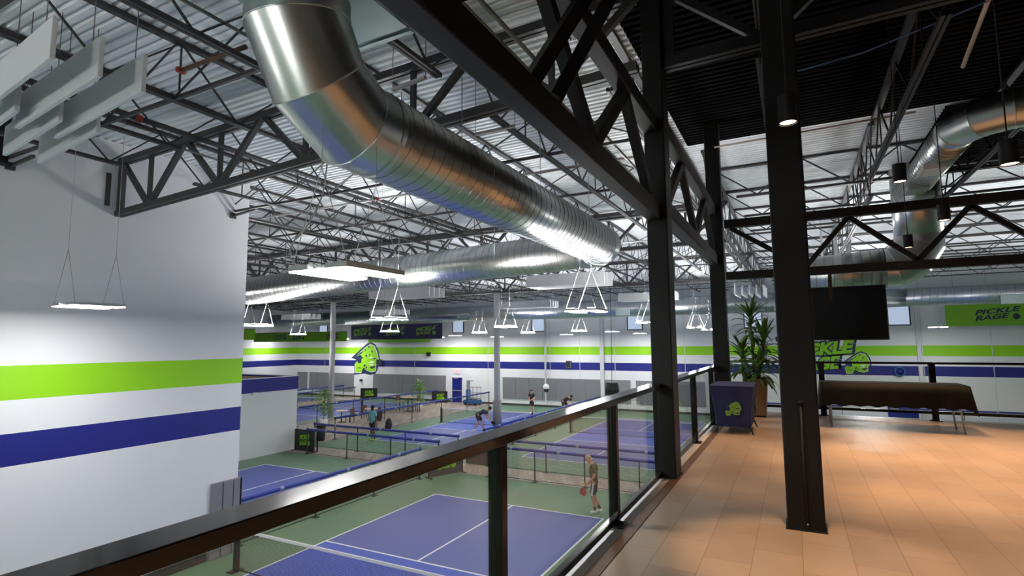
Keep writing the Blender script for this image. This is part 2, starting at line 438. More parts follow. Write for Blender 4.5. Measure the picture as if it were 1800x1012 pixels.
# doors
x = at_y(804, 690, YF).x
d1 = struct(MB().box((x-0.5, YF-0.06, 0.0), (x+0.5, YF-0.004, 2.13)).build('door_1', 'navy_paint'), 'navy blue exit door in the back wall')
MB().box((x-0.42, YF-0.14, 0.98), (x+0.42, YF-0.06, 1.06)).build('push_bar', 'lift_grey', d1)
MB().box((x-0.56, YF-0.05, 0), (x-0.5, YF-0.003, 2.19)).box((x+0.5, YF-0.05, 0), (x+0.56, YF-0.003, 2.19)).box((x-0.5, YF-0.05, 2.13), (x+0.5, YF-0.003, 2.19)).build('door_frame', 'white_paint', d1)
MB().box((x-0.3, YF-0.16, 2.03), (x+0.1, YF-0.06, 2.12)).build('door_closer', 'lift_grey', d1)
ex = thing('exit_sign', 'small red lit exit sign over the navy door', 'sign', (x, YF-0.05, 2.62))
MB().box((x-0.28, YF-0.09, 2.45), (x+0.28, YF-0.003, 2.8)).build('housing', 'white_paint', ex)
text('EXIT', 'lettering', 'exit_red', (x, YF-0.092, 2.62), (1, 0, 0), (0, 0, 1), 0.3, ex, width=0.48, shear=0, bold=0.02)
x = at_y(1589, 745, YF).x
d2 = struct(MB().box((x-0.75, YF-0.06, 0.0), (x+0.75, YF-0.004, 2.2)).build('door_2', 'navy_paint'), 'navy double door seen under the black table')
MB().box((x-0.65, YF-0.13, 0.95), (x-0.05, YF-0.06, 1.03)).box((x+0.05, YF-0.13, 0.95), (x+0.65, YF-0.06, 1.03)).build('push_bar', 'lift_grey', d2)
# wall pads on the back wall
for i, (a, b) in enumerate(((523, 540), (544, 622), (656, 784), (884, 1056), (1062, 1109), (1118, 1160), (1190, 1240))):
    xa, xb = at_y(a, 680, YF).x, at_y(b, 680, YF).x
    p = thing('wall_pad', ('grey safety pad beside the far corner of the hall', 'grey safety pad behind the far courts with the white column before it', 'long grey safety pad behind the tables and tall plant',
              'long grey safety pad behind the players in black', 'short grey safety pad behind the hanging black cylinder', 'grey safety pad by the balcony column', 'grey safety pad seen through the railing glass')[i], 'wall pad', ((xa+xb)/2, YF, 0.55), 'wall pads on the back wall')
    n = max(1, round((xb-xa)/1.25)); st = (xb-xa)/n
    for k in range(n):
        MB().box((xa+k*st+0.008, YF-0.07, 0.55), (xa+(k+1)*st-0.008, YF-0.004, 2.26)).build('pad_panel', 'pad_grey', p, bevel=0.012)
p = thing('wall_pad', 'dark grey padding wrapped round the free end of the near white wall', 'wall pad', (XW, 8.9, 0), None)
for a, b in ((8.58, 8.86), (8.88, 9.14), (9.16, 9.38)):
    MB().box((XW+0.002, a, 0.0), (XW+0.08, b, 1.77)).build('pad_panel', 'pad_grey', p, bevel=0.012)
MB().box((XW-0.35, 9.314, 0), (XW+0.08, 9.384, 1.77)).build('end_pad', 'pad_dark', p, bevel=0.012)
# access plate low on the near wall
b_ = thing('wall_box', 'small white access plate low on the near white wall', 'access plate', (XW, 7.1, 0.45))
MB().box((XW, 6.95, 0.42), (XW+0.03, 7.35, 0.44)).box((XW, 6.95, 0.12), (XW+0.012, 7.35, 0.42)).build('plate', 'white_paint', b_)

# white box room standing in the hall with a navy band round its top
br = struct(MB().box((-30.5, 9.6, 0), (-22.0, 19.25, 2.91)).build('wall_partition', 'white_paint'), 'white walled box room with navy band along its top')
MB().box((-30.52, 9.58, 2.91), (-21.98, 9.72, 3.53)).box((-30.52, 19.13, 2.91), (-21.98, 19.27, 3.53)).box((-22.12, 9.72, 2.91), (-21.98, 19.13, 3.53)).box((-30.52, 9.72, 2.91), (-30.38, 19.13, 3.53)).build('navy_band', 'navy_paint', br)
MB().box((-30.38, 9.72, 2.91), (-22.12, 19.13, 3.46)).build('roof_fill', 'brown_fill', br)
MB().box((-30.53, 9.57, 3.53), (-21.97, 9.73, 3.56)).box((-30.53, 19.12, 3.53), (-21.97, 19.28, 3.56)).box((-22.13, 9.73, 3.53), (-21.97, 19.12, 3.56)).build('cap_trim', 'white_paint', br)
lf = thing('wall_lamp', 'small white wall lamp on the white box room', 'lamp', tuple(at_x(448, 692, -21.95)))
q = at_x(448, 692, -21.95)
MB().cbox((q.x, q.y, q.z), (0.18, 0.3, 0.12)).build('housing', 'white_paint', lf)

# ================================================================== COURTS
def court(label, x0, x1, yb0, yb1):
    cx, cy = (x0+x1)/2, (yb0+yb1)/2
    t = thing('pickleball_court', label, 'court', (cx, cy, 0))
    k = 2.13
    MB().box((x0, yb0, 0.0), (x1, cy-k, 0.008)).build('court_half', 'court_blue', t)
    MB().box((x0, cy+k, 0), (x1, yb1, 0.008)).build('court_half', 'court_blue', t)
    MB().box((x0, cy-k, 0), (x1, cy+k, 0.008)).build('kitchen', 'court_blue_kitchen', t)
    l = MB(); w_ = 0.026; z = (0.008, 0.012)
    for xa in (x0, x1): l.box((xa-w_, yb0-w_, z[0]), (xa+w_, yb1+w_, z[1]))
    for ya in (yb0, cy-k, cy+k, yb1): l.box((x0+w_, ya-w_, z[0]), (x1-w_, ya+w_, z[1]))
    l.box((cx-w_, yb0+w_, z[0]), (cx+w_, cy-k-w_, z[1])).box((cx-w_, cy+k+w_, z[0]), (cx+w_, yb1-w_, z[1]))
    l.build('court_lines', 'line_white', t)
    return t
def net(label, x0, x1, y, rx=0.42):
    t = thing('pickleball_net', label, 'net', ((x0+x1)/2, y, 0))
    a, b = x0-rx, x1+rx
    for xx in (a, b):
        MB().bar((xx, y, 0.02), (xx, y, 0.97), 0.08, 0.08).cbox((xx, y, 0.012), (0.2, 0.3, 0.02)).build('post', 'post_black', t)
    sheet([(a+0.1, y, 0.06), (b-0.1, y, 0.06), (b-0.1, y, 0.88), (a+0.1, y, 0.88)], 'mesh', 'net_mesh', t)
    MB().bar((a+0.04, y, 0.905), (b-0.04, y, 0.905), 0.03, 0.055).build('top_tape', 'line_white', t)
    MB().bar((a+0.1, y, 0.05), (b-0.1, y, 0.05), 0.02, 0.03).bar((a+0.1, y, 0.05), (a+0.1, y, 0.9), 0.02, 0.03).bar((b-0.1, y, 0.05), (b-0.1, y, 0.9), 0.02, 0.03).build('side_binding', 'post_black', t)
    return t
court('blue pickleball court nearest the balcony railing', -11.1, -5.2, 1.65, 15.65)
net('pickleball net on the court nearest the balcony railing', -11.1, -5.2, 8.5)
court('blue pickleball court just past the end of the near white wall', -20.35, -14.5, 2.6, 16.25)
net('pickleball net hidden behind the near white wall', -20.35, -14.5, 9.5)
court('blue pickleball court by the white column with players in black', -20.2, -14.5, 22.85, 36.4)
net('pickleball net in front of the white column', -20.2, -14.5, 29.65)
court('blue pickleball court seen through the railing glass', -11.15, -5.25, 22.35, 36.3)
net('pickleball net seen through the railing glass', -11.15, -5.25, 29.4)
court('blue pickleball court beyond the tables and chairs', -35.3, -29.2, 24.0, 37.3)
net('pickleball net on the court beyond the tables', -35.3, -29.2, 31.2)
court('blue pickleball court seen below the far balcony rail', -0.5, 5.4, 22.4, 36.0)
court('blue pickleball court in the far corner of the hall', -44.8, -39.4, 24.0, 37.3)
net('pickleball net in the far corner of the hall', -44.8, -39.4, 31.2)

# ================================================================== FENCES
def fence(label, a, b, gap=1.85, top=1.12, thick=0.055, mesh=True, clips=True):
    a, b = Vector((a[0], a[1], 0)), Vector((b[0], b[1], 0)); d = b-a; n = max(1, round(d.length/gap)); u = d.normalized()
    t = thing('court_fence', label, 'fence', tuple((a+b)/2))
    for i in range(n+1):
        p = a+d*(i/n)
        MB().bar(p+Vector((0, 0, 0.0)), p+Vector((0, 0, top-0.03)), 0.035, 0.035, (u.x, u.y, 0)).cbox((p.x, p.y, 0.008), (0.18, 0.18, 0.016)).build('post', 'post_black', t)
    za = Vector((0, 0, top))
    MB().tube([a+za, b+za], thick, 12).build('rail_padding', 'pad_blue', t)
    c = MB()
    for i in range(n):
        p = a+d*((i+0.5)/n)+za
        c.tube([p-u*0.06, p+u*0.06], thick*1.06, 12)
    if clips: c.build('tape_bands', 'lift_grey', t)
    MB().tube([a+za-u*0.03, a+za-u*0.001], thick*1.25, 12).tube([b+za+u*0.001, b+za+u*0.03], thick*1.25, 12).build('end_caps', 'post_black', t)
    if mesh:
        sheet([a+Vector((0, 0, 0.05)), b+Vector((0, 0, 0.05)), b+Vector((0, 0, top-0.06)), a+Vector((0, 0, top-0.06))], 'mesh', 'fence_mesh', t)
        MB().bar(a+Vector((0, 0, 0.05)), b+Vector((0, 0, 0.05)), 0.012, 0.02).build('bottom_wire', 'post_black', t)
    return t
fence('blue padded fence right behind the balcony handrail', (-12.87, 2.0), (-12.87, 17.1), gap=2.5)
fence('blue padded fence on the near side of the plank walkway', (-20.5, 18.6), (-13.06, 18.6), gap=2.5)
fence('blue padded fence on the far side of the plank walkway', (-21.6, 20.05), (-13.06, 20.05), gap=2.5)
fence('blue padded fence near side of the walkway behind the glass', (-10.7, 18.6), (-1.0, 18.6), gap=2.0)
fence('blue padded fence far side of the walkway behind the glass', (-11.6, 20.05), (-1.0, 20.05), gap=2.6)
fence('long blue padded fence between the tables and the players court', (-22.2, 22.0), (-22.2, 38.6), gap=3.3)
fence('long blue padded fence on the far side of the tables', (-28.1, 23.0), (-27.2, 38.4), gap=3.3)
fence('blue padded fence running to the back wall behind the handrail', (-12.9, 22.0), (-12.9, 38.6), gap=2.8)
fence('blue padded fence beyond the second plank strip', (-36.0, 25.0), (-36.2, 38.2), gap=3.5)
fence('blue padded fence along the far corner court', (-38.6, 24.0), (-38.8, 39.4), gap=3.5)
fence('blue padded fence seen below the far balcony rail, door side', (-3.5, 38.9), (2.3, 38.9), gap=2.6)
fence('blue padded fence seen below the far balcony rail, beyond the door', (5.2, 38.9), (14.0, 38.9), gap=2.6)
for k, px in enumerate((1549, 1620)):
    pass

# ================================================================== SIGN BOARDS
def logo_text(parent, c, ex, ey, w_, m, out=None, h=None, ez=0.0):
    """two slanted lines of lettering with a ball at the end of the lower one"""
    ex, ey = Vector(ex).normalized(), Vector(ey).normalized(); n = ex.cross(ey); c = Vector(c)
    h = h or w_*0.36
    ey2 = ey; exs = (ex+ey*0.10).normalized()
    if out:
        text('PICKLE', 'lettering', out, c+ey*h*0.52+n*ez, exs, ey2, h*1.02, parent, width=w_*1.02, bold=0.055, depth=0.003)
        text('RAGE', 'lettering', out, c-ey*h*0.42-ex*w_*0.12+n*ez, exs, ey2, h*1.02, parent, width=w_*0.78, bold=0.055, depth=0.003)
    text('PICKLE', 'lettering', m, c+ey*h*0.52+n*(ez+0.006), exs, ey2, h, parent, width=w_*0.96, bold=0.028)
    text('RAGE', 'lettering', m, c-ey*h*0.42-ex*w_*0.12+n*(ez+0.006), exs, ey2, h, parent, width=w_*0.72, bold=0.028)
    cc = c-ey*h*0.36+ex*w_*0.40
    r = h*0.42
    if out:
        MB().prism([(r*1.14*math.cos(2*math.pi*i/24), r*1.14*math.sin(2*math.pi*i/24)) for i in range(24)], cc+n*ez, ex, ey, n, 0.004).build('ball_rim', out, parent)
    MB().prism([(r*math.cos(2*math.pi*i/24), r*math.sin(2*math.pi*i/24)) for i in range(24)], cc+n*(ez+0.005), ex, ey, n, 0.004).build('ball', m, parent)
    ho = MB()
    for q in range(5):
        aa = 2*math.pi*q/5+0.4; o2 = cc+n*(ez+0.010)+ex*r*0.55*math.cos(aa)+ey*r*0.55*math.sin(aa)
        ho.prism([(r*0.14*math.cos(2*math.pi*i/10), r*0.14*math.sin(2*math.pi*i/10)) for i in range(10)], o2, ex, ey, n, 0.002)
    ho.build('ball_holes', 'ink_navy', parent)
def board_sign(label, a, b, h, m='sign_black', tm='lime', z0=0.02):
    a, b = Vector((a[0], a[1], z0)), Vector((b[0], b[1], z0)); u = (b-a).normalized(); n = u.cross(Vector((0, 0, 1)))
    t = thing('sign_board', label, 'sign', tuple((a+b)/2-Vector((0, 0, z0))))
    w_ = (b-a).length; c = (a+b)/2+Vector((0, 0, h/2))
    MB().bar(c-u*w_/2, c+u*w_/2, 0.03, h).build('board', m, t)
    fr = MB()
    for s_ in (0, 1):
        p = a if s_ == 0 else b
        fr.bar(p, p+Vector((0, 0, h)), 0.05, 0.05)
        MB().bar(p-n*0.25, p+n*0.25, 0.05, 0.03).build('foot', 'post_black', t)
    fr.bar(a+Vector((0, 0, h)), b+Vector((0, 0, h)), 0.05, 0.04).build('frame', 'post_black', t)
    logo_text(t, c+n*0.017, u, (0, 0, 1), w_*0.55, tm, h=h*0.30)
    return t
board_sign('black sign board with lime lettering beside the white box room', (-21.75, 19.0), (-20.45, 18.95), 0.98)
board_sign('dark grey sign board with lime lettering beneath the balcony handrail', (-12.62, 17.35), (-12.02, 18.75), 0.86, 'sign_grey')
board_sign('small black sign board with lime lettering before the far pad gap', (-36.1, 38.9), (-34.7, 39.5), 0.95)
board_sign('small black sign board with lime lettering near the navy door', (-28.0, 38.9), (-26.8, 39.4), 0.95)
t = thing('fence_panel', 'plain dark panel standing at the walkway fence behind a railing post', 'panel', (-11.9, 20.2, 0))
MB().box((-12.75, 20.18, 0.0), (-11.15, 20.22, 1.0)).build('board', 'sign_grey', t)
t = thing('sign_board', 'white sign board with sideways lime lettering in the walkway fence gap', 'sign', (-21.0, 19.9, 0))
MB().box((-22.0, 19.3, 0.35), (-20.6, 19.34, 1.05)).build('board', 'white_paint', t)
MB().box((-22.0, 19.3, 0.0), (-21.95, 19.35, 1.08)).box((-20.65, 19.3, 0.0), (-20.6, 19.35, 1.08)).build('frame', 'post_black', t)
text('PICKLE', 'lettering', 'lime_dull', (-21.2, 19.295, 0.75), (0, 0, 1), (-1, 0, 0), 0.22, t, width=0.62)
# hanging banners
def banner(label, p0, p1, z0, z1, m, texts, tm, drop=DECK):
    a, b = Vector((p0[0], p0[1], 0)), Vector((p1[0], p1[1], 0)); u = (b-a).normalized(); n = u.cross(Vector((0, 0, 1)))
    c = (a+b)/2
    t = thing('hanging_banner', label, 'banner', (c.x, c.y, z0))
    MB().bar(a+Vector((0, 0, (z0+z1)/2)), b+Vector((0, 0, (z0+z1)/2)), 0.012, z1-z0).build('cloth', m, t)
    MB().bar(a+Vector((0, 0, z1)), b+Vector((0, 0, z1)), 0.04, 0.05).build('top_rod', 'pipe_grey', t)
    for f_ in (0.06, 0.94):
        p = a+(b-a)*f_
        MB().tube([p+Vector((0, 0, z1)), p+Vector((0, 0, drop+0.02))], 0.008, 5).build('cord', 'pipe_grey', t)
    for f_ in texts:
        p = a+(b-a)*f_+Vector((0, 0, (z0+z1)/2))
        logo_text(t, p+n*0.008, u, (0, 0, 1), min(2.1, (z1-z0)*1.75), tm, h=(z1-z0)*0.30)
    return t
banner('long navy banner with lime lettering hanging before the back wall', (-34.0, 35.3), (-24.5, 35.3), 5.45, 6.68, 'banner_navy', (0.13, 0.5, 0.83), 'lime_dull')
banner('green banner with dark lettering near the side window at the frame edge', (7.75, 39.2), (15.3, 39.2), 5.85, 7.08, 'banner_green', (0.30,), 'ink_navy')
banner('green banner hanging in the far corner of the hall', (-43.5, 33.0), (-33.0, 33.8), 5.32, 6.12, 'banner_green', (0.3, 0.5, 0.85), 'ink_navy')
banner('short green banner nearest the end of the near white wall', (-37.4, 26.0), (-36.0, 27.4), 5.45, 6.25, 'banner_green', (), 'ink_navy')
banner('green banner mostly hidden behind the long navy banner', (-35.6, 39.2), (-28.5, 39.2), 5.2, 6.4, 'banner_green', (), 'ink_navy')

# wall emblem: ball with streaming flames
def emblem(parent, c, ex, ey, s, m_f, m_o, mw=None):
    ex, ey = Vector(ex).normalized(), Vector(ey).normalized(); n = ex.cross(ey); c = Vector(c)
    out = [(-1.02, -0.86), (0.0, -0.76), (0.35, -0.82), (0.7, -0.74), (0.8, -0.6), (0.9, -0.3), (0.98, -0.04), (0.88, 0.38), (0.68, 0.7), (0.38, 0.84), (0.1, 0.76), (-0.13, 0.61), (-0.5, 0.34), (-0.95, 0.03), (-0.74, -0.02), (-0.62, -0.06), (-0.76, -0.27), (-0.68, -0.72)]
    inn = [(-0.61, -0.70), (-0.22, -0.7), (-0.15, -0.57), (-0.09, -0.48), (0.22, -0.61), (0.43, -0.66), (0.7, -0.58), (0.7, -0.3), (0.86, -0.04), (0.78, 0.26), (0.6, 0.6), (0.32, 0.71), (0.0, 0.55), (-0.62, 0.1), (-0.3, 0.2), (-0.22, 0.1), (-0.22, -0.2), (-0.4, -0.26), (-0.52, -0.15), (-0.67, -0.28)]
    MB().prism([(x*s, y*s) for x, y in out], c, ex, ey, n, 0.01).build('emblem_rim', m_o, parent)
    if mw:
        MB().prism([(x*s*1.05, y*s*1.05) for x, y in inn], c+n*0.011, ex, ey, n, 0.004).build('emblem_halo', mw, parent)
    MB().prism([(x*s, y*s) for x, y in inn], c+n*0.016, ex, ey, n, 0.006).build('emblem_ball', m_f, parent)
    ho = MB()
    for hx, hy, hr in ((0.0, 0.44, 0.045), (0.24, 0.58, 0.05), (0.46, 0.36, 0.05), (0.08, 0.14, 0.055), (0.3, 0.18, 0.045), (0.1, -0.45, 0.05)):
        ho.prism([(hx*s+hr*s*math.cos(2*math.pi*i/12), hy*s+hr*s*math.sin(2*math.pi*i/12)) for i in range(12)], c+n*0.023, ex, ey, n, 0.003)
    ho.prism([(x*s, y*s) for x, y in ((-0.1, -0.34), (0.02, -0.28), (0.06, -0.38), (-0.06, -0.42))], c+n*0.023, ex, ey, n, 0.003)
    for p_ in (((-0.75, 0.06), (-0.25, 0.25), (-0.05, 0.42), (-0.28, 0.33)), ((-0.62, -0.02), (-0.3, 0.0), (-0.1, 0.02), (-0.22, 0.1)), ((0.22, 0.06), (0.5, -0.03), (0.82, 0.0), (0.52, 0.06)),
               ((0.3, -0.42), (0.45, -0.52), (0.68, -0.43), (0.7, -0.36)), ((-0.22, -0.68), (0.0, -0.62), (0.03, -0.52), (-0.1, -0.46)), ((-0.6, -0.5), (-0.34, -0.44), (-0.2, -0.5), (-0.38, -0.5))):
        ho.prism([(x*s, y*s) for x, y in p_], c+n*0.0232, ex, ey, n, 0.003)
    ho.build('emblem_holes', m_o, parent)
    if mw:
        sl = MB()
        for p_ in (((0.2, 0.02), (0.42, 0.1), (0.6, 0.0), (0.36, 0.03)), ((0.2, -0.2), (0.5, -0.12), (0.62, -0.2), (0.4, -0.22)), ((0.22, -0.3), (0.5, -0.26), (0.58, -0.32), (0.38, -0.34))):
            sl.prism([(x*s, y*s) for x, y in p_], c+n*0.024, ex, ey, n, 0.003)
        sl.build('emblem_streaks', mw, parent)
q = at_y(642, 630, YF)
t = thing('wall_emblem', 'large lime ball emblem with navy outline on the back wall bands', 'wall sign', (q.x, YF, q.z))
emblem(t, (q.x, YF-0.004, q.z), (1, 0, 0), (0, 0, 1), 1.88, 'lime', 'ink_navy', 'line_white')
q = at_y(1466, 626, YF)
t = thing('wall_lettering', 'lime lettering with navy outline on back wall below the screen', 'wall sign', (q.x, YF, q.z))
e_, v_ = Vector((1, 0, 0.09)), Vector((0, 0, 1))
text('PICKLE', 'lettering', 'ink_navy', (q.x-0.75, YF-0.006, q.z+0.42), e_, v_, 1.12, t, width=3.95, bold=0.11, shear=0.2)
text('PICKLE', 'lettering', 'lime', (q.x-0.75, YF-0.014, q.z+0.42), e_, v_, 1.04, t, width=3.6, bold=0.05, shear=0.2)
text('RAGE', 'lettering', 'ink_navy', (q.x-1.0, YF-0.006, q.z-0.52), e_, v_, 1.1, t, width=2.8, bold=0.11, shear=0.2)
text('RAGE', 'lettering', 'lime', (q.x-1.0, YF-0.014, q.z-0.52), e_, v_, 1.02, t, width=2.5, bold=0.05, shear=0.2)
emblem(t, (q.x+1.15, YF-0.002, q.z-0.42), (1, 0, 0.05), (0, 0, 1), 0.85, 'lime', 'ink_navy', 'line_white')

# small things on the back wall
def wall_box(name, label, cat, px, py, w_, h, d, m):
    q = at_y(px, py, YF); t = thing(name, label, cat, (q.x, YF, q.z))
    MB().cbox((q.x, YF-d/2-0.02, q.z), (w_, d, h)).build('housing', m, t, bevel=0.02)
    MB().cbox((q.x, YF-d-0.024, q.z), (w_*0.8, 0.008, h*0.8)).build('grille', 'post_black', t)
    return t
wall_box('wall_speaker', 'small black speaker on the lime band of the back wall', 'speaker', 755, 622, 0.3, 0.34, 0.25, 'black')
wall_box('wall_speaker', 'grey square speaker at the edge of the ball emblem', 'speaker', 668, 636, 0.5, 0.5, 0.25, 'speaker_grey')
wall_box('wall_speaker', 'grey square speaker on the navy band behind the players', 'speaker', 1001, 640, 0.42, 0.55, 0.25, 'speaker_grey')
wall_box('wall_camera', 'tiny black wall camera below the ball emblem', 'camera', 636, 668, 0.22, 0.22, 0.2, 'black')
wall_box('wall_vent', 'small grey framed vent in the big duct before the back wall', 'vent', 1616, 526, 0.95, 0.45, 0.12, 'lift_grey')
t = thing('hanging_ring', 'round blue wheel hanging on back wall above the black table', 'wheel', tuple(at_y(1582, 653, YF-0.1)))
q = at_y(1582, 653, YF-0.1)
MB().tube([(q.x+0.25*math.cos(a*math.pi/10), q.y, q.z+0.25*math.sin(a*math.pi/10)) for a in range(21)], 0.05, 8, False).build('rim', 'lift_blue', t)
MB().ball((q.x, q.y, q.z), 0.14, 12, (1, 0.4, 1)).build('hub', 'navy_paint', t)

# ================================================================== WHITE COLUMNS IN THE HALL
for (px, y, lab, pad) in ((874, 28.2, 'tall round white column with grey padded foot between courts', True), (582, 28.2, 'tall round white column standing among the tables', False)):
    q = at_y(px, 700, y)
    t = thing('hall_column', lab, 'column', (q.x, y, 0))
    MB().tube([(q.x, y, 0), (q.x, y, 8.1)], 0.185, 20).build('shaft', 'column_white', t)
    MB().cbox((q.x, y, 8.08), (0.5, 0.5, 0.04)).build('cap_plate', 'steel_joist', t)
    if pad: MB().tube([(q.x, y, 0), (q.x, y, 1.75)], 0.25, 20).build('column_pad', 'pad_grey', t)

# ================================================================== ROOF STEEL
def joist_at(x, y0, y1, m='steel_joist', top=DECK-0.005, depth=0.92, name='roof_joist'):
    t = bpy.data.objects.new(name, None); t.location = (x, (y0+y1)/2, top-depth); t.empty_display_size = 0.1; COL.objects.link(t)
    MB().box((x-0.055, y0, top-0.06), (x+0.055, y1, top)).build('top_chord', m, t)
    zb = top-depth
    MB().box((x-0.05, y0+0.7, zb), (x-0.008, y1-0.7, zb+0.055)).box((x+0.008, y0+0.7, zb), (x+0.05, y1-0.7, zb+0.055)).build('bottom_chord', m, t)
    n = max(4, round((y1-y0-0.2)/0.92)); st = (y1-y0)/n; wb = MB()
    for i in range(n):
        ya, yb = y0+i*st, y0+(i+1)*st
        za, zb2 = (top-0.03, zb+0.03) if i % 2 == 0 else (zb+0.03, top-0.03)
        wb.bar((x, ya, za), (x, yb, zb2), 0.024, 0.024)
        if i % 4 == 1 and 0 < i < n-1: wb.bar((x, yb-0.0, zb2), (x, yb, zb+0.03), 0.02, 0.02)
    wb.build('web', m, t)
    return t
GY = (-4.8, 6.2, 17.2, 28.2, 40.0)
XS = [-7.55+1.83*k for k in range(-21, 13)]
joist_lab = ['slim dark steel bar joist under the roof before the first girder', 'slim dark steel bar joist in the roof bay over the big spiral duct', 'slim dark steel bar joist in the middle roof bay', 'slim dark steel bar joist in the roof bay nearest the back wall']
for bi in range(4):
    y0, y1 = GY[bi], GY[bi+1]; proto = None
    for x in XS:
        if bi == 0 and (x < XW or x > -1.9): continue
        if -1.9 < x: continue
        if proto is None:
            o = proto = joist_at(x, y0, y1)
        else:
            o = copy_tree(proto); o.location.x = x
        tag(o, joist_lab[bi], 'roof joist', 'roof joists, bay %s' % ('one', 'two', 'three', 'four')[bi])
proto = None
for x in (-0.2, 1.6, 3.4, 5.2):
    for (y0, y1) in ((-4.8, 6.2), (6.2, 17.2)):
        o = joist_at(x, y0, y1, 'steel_black')
        tag(o, 'black painted bar joist under the dark balcony ceiling', 'roof joist', 'balcony roof joists')

def girder(label, y, x0, x1, zb0, zb1, zt0, zt1, m, cw=0.16, ch=0.12, panel=1.22, name='roof_girder'):
    t = thing(name, label, 'girder', ((x0+x1)/2, y, min(zb0, zb1)))
    def zb(x): return zb0+(zb1-zb0)*(x-x0)/(x1-x0)
    def zt(x): return zt0+(zt1-zt0)*(x-x0)/(x1-x0)
    for nm, f in (('top_chord', zt), ('bottom_chord', zb)):
        b = MB()
        for s_ in (-1, 1):
            b.bar((x0, y+s_*cw*0.3, f(x0)), (x1, y+s_*cw*0.3, f(x1)), cw*0.4, ch)
        b.bar((x0, y, f(x0)), (x1, y, f(x1)), cw*0.3, ch*0.3).build(nm, m, t)
    n = max(2, round((x1-x0)/panel/2)*2); st = (x1-x0)/n
    MB().bar((x0+0.06, y, zb(x0)), (x0+0.06, y, zt(x0)), 0.11, 0.11).build('end_post', m, t)
    wb = MB()
    for i in range(n):
        xa, xb = x0+i*st, x0+(i+1)*st
        if i % 2 == 0: wb.bar((xa+0.06, y, zt(xa)), (xb, y, zb(xb)), 0.09, 0.09)
        else:
            wb.bar((xa, y, zb(xa)), (xb, y, zt(xb)), 0.09, 0.09)
        if i % 2 == 1: wb.bar((xa, y, zb(xa)), (xa, y, zt(xa)), 0.07, 0.07)
    wb.build('web', m, t)
    return t
girder('dark steel roof girder resting in the near white wall', 6.2, XW+0.02, -1.5, 7.88, 8.36, 9.02, DECK-0.16, 'steel_girder')
girder('dark roof girder crossing the hall behind the cross duct', 17.2, -45.8, -1.6, 8.1, 8.1, DECK-0.14, DECK-0.14, 'steel_joist')
girder('dark roof girder carried by the white hall columns', 28.2, -45.8, -1.6, 8.1, 8.1, DECK-0.14, DECK-0.14, 'steel_joist')
# wall seat plate beside the girder end
t = thing('wall_bracket', 'narrow dark vertical plate on the near white wall by the girder end', 'bracket', (XW, 6.0, 8.2))
MB().box((XW+0.002, 5.93, 8.02), (XW+0.03, 6.02, 8.72)).build('plate', 'steel_girder', t)
for p0, p1, lab in (((410, 379), (455, 368), 'dark pipe stub with square end beside the near wall corner'), ((18, 292), (52, 275), 'dark bracket end low at the near wall top')):
    a = at_x(*p0, XW+0.05); b = a+Vector((0.75, 0.05, 0.08))
    t = thing('beam_end', lab, 'bracket', tuple(a))
    MB().bar(a, b, 0.05, 0.05).build('arm', 'steel_girder', t)
    MB().cbox((a.x+0.0, a.y, a.z), (0.06, 0.14, 0.14)).build('end_plate', 'steel_girder', t)
# bridging and diagonal rods along x
k = 0
for y in (8.9, 11.7, 14.5, 20.0, 22.7, 25.4, 31.2, 34.0, 37.0):
    x1 = -2.0
    t = thing('roof_bridging', 'thin steel bridging rail crossing under the roof joists', 'bridging', ((x1-45)/2, y, 8.4), 'joist bridging rails')
    MB().bar((-45, y, 8.53), (x1, y, 8.53), 0.05, 0.05).build('rail', 'steel_joist', t)
    dg = MB()
    for i in range(len(XS)-1):
        if XS[i+1] < x1:
            dg.bar((XS[i], y, 8.55), (XS[i+1], y, 9.36), 0.022, 0.022)
            if i % 2: dg.bar((XS[i], y, 9.36), (XS[i+1], y, 8.55), 0.022, 0.022)
    dg.build('cross_braces', 'steel_joist', t)
for y in (2.2, 4.3):
    t = thing('roof_bridging', 'thin steel bridging rail over the near white wall corner', 'bridging', (-7, y, 8.4), 'near bridging rails')
    MB().bar((XW+0.05, y, 8.53), (-2, y, 8.53), 0.05, 0.05).build('rail', 'steel_joist', t)
    dg = MB()
    for x in XS:
        if XW < x < -4: dg.bar((x, y, 8.55), (x+1.83, y, 9.36), 0.022, 0.022)
    dg.build('cross_braces', 'steel_joist', t)

# pipes and conduits
def pipe(label, pts, r, m, name='conduit', cat='pipe', fit=None):
    t = thing(name, label, cat, tuple(Vector(pts[0])))
    MB().tube(pts, r, 8).build('run', m, t)
    if fit:
        for p in fit: MB().tube([Vector(p)+Vector((0, -0.05, 0)), Vector(p)+Vector((0, 0.05, 0))], r*1.35, 8).build('coupling', 'pipe_red', t)
    return t
pipe('dark sprinkler main with red couplings over the near wall corner', [(-9.3, -4, 8.78), (-9.3, 6, 8.78), (-9.3, 17, 8.78)], 0.05, 'steel_girder', 'sprinkler_pipe', fit=[(-9.3, 4.2, 8.78), (-9.3, 4.75, 8.78)])
pipe('pale thin conduit running beside the sprinkler main', [(-9.9, -4, 8.72), (-9.9, 16, 8.72)], 0.022, 'pipe_grey')
pipe('thin conduit above the near acoustic panels', [(-6.6, -4, 9.1), (-6.6, 16.5, 9.1)], 0.024, 'pipe_grey')
pipe('upper of two conduits by the riser top', [(-6.2, -4, 9.15), (-6.2, 16.5, 9.15)], 0.024, 'pipe_grey')
pipe('outer conduit of the pair between duct and balcony truss', [(-3.0, 4.6, 8.75), (-3.0, 30, 8.75)], 0.028, 'pipe_grey')
pipe('inner conduit of the pair between duct and balcony truss', [(-2.8, 4.6, 8.75), (-2.8, 30, 8.75)], 0.028, 'pipe_grey')
pipe('conduit nearest the balcony truss', [(-2.2, 2.5, 8.9), (-2.2, 30, 8.9)], 0.02, 'pipe_white')
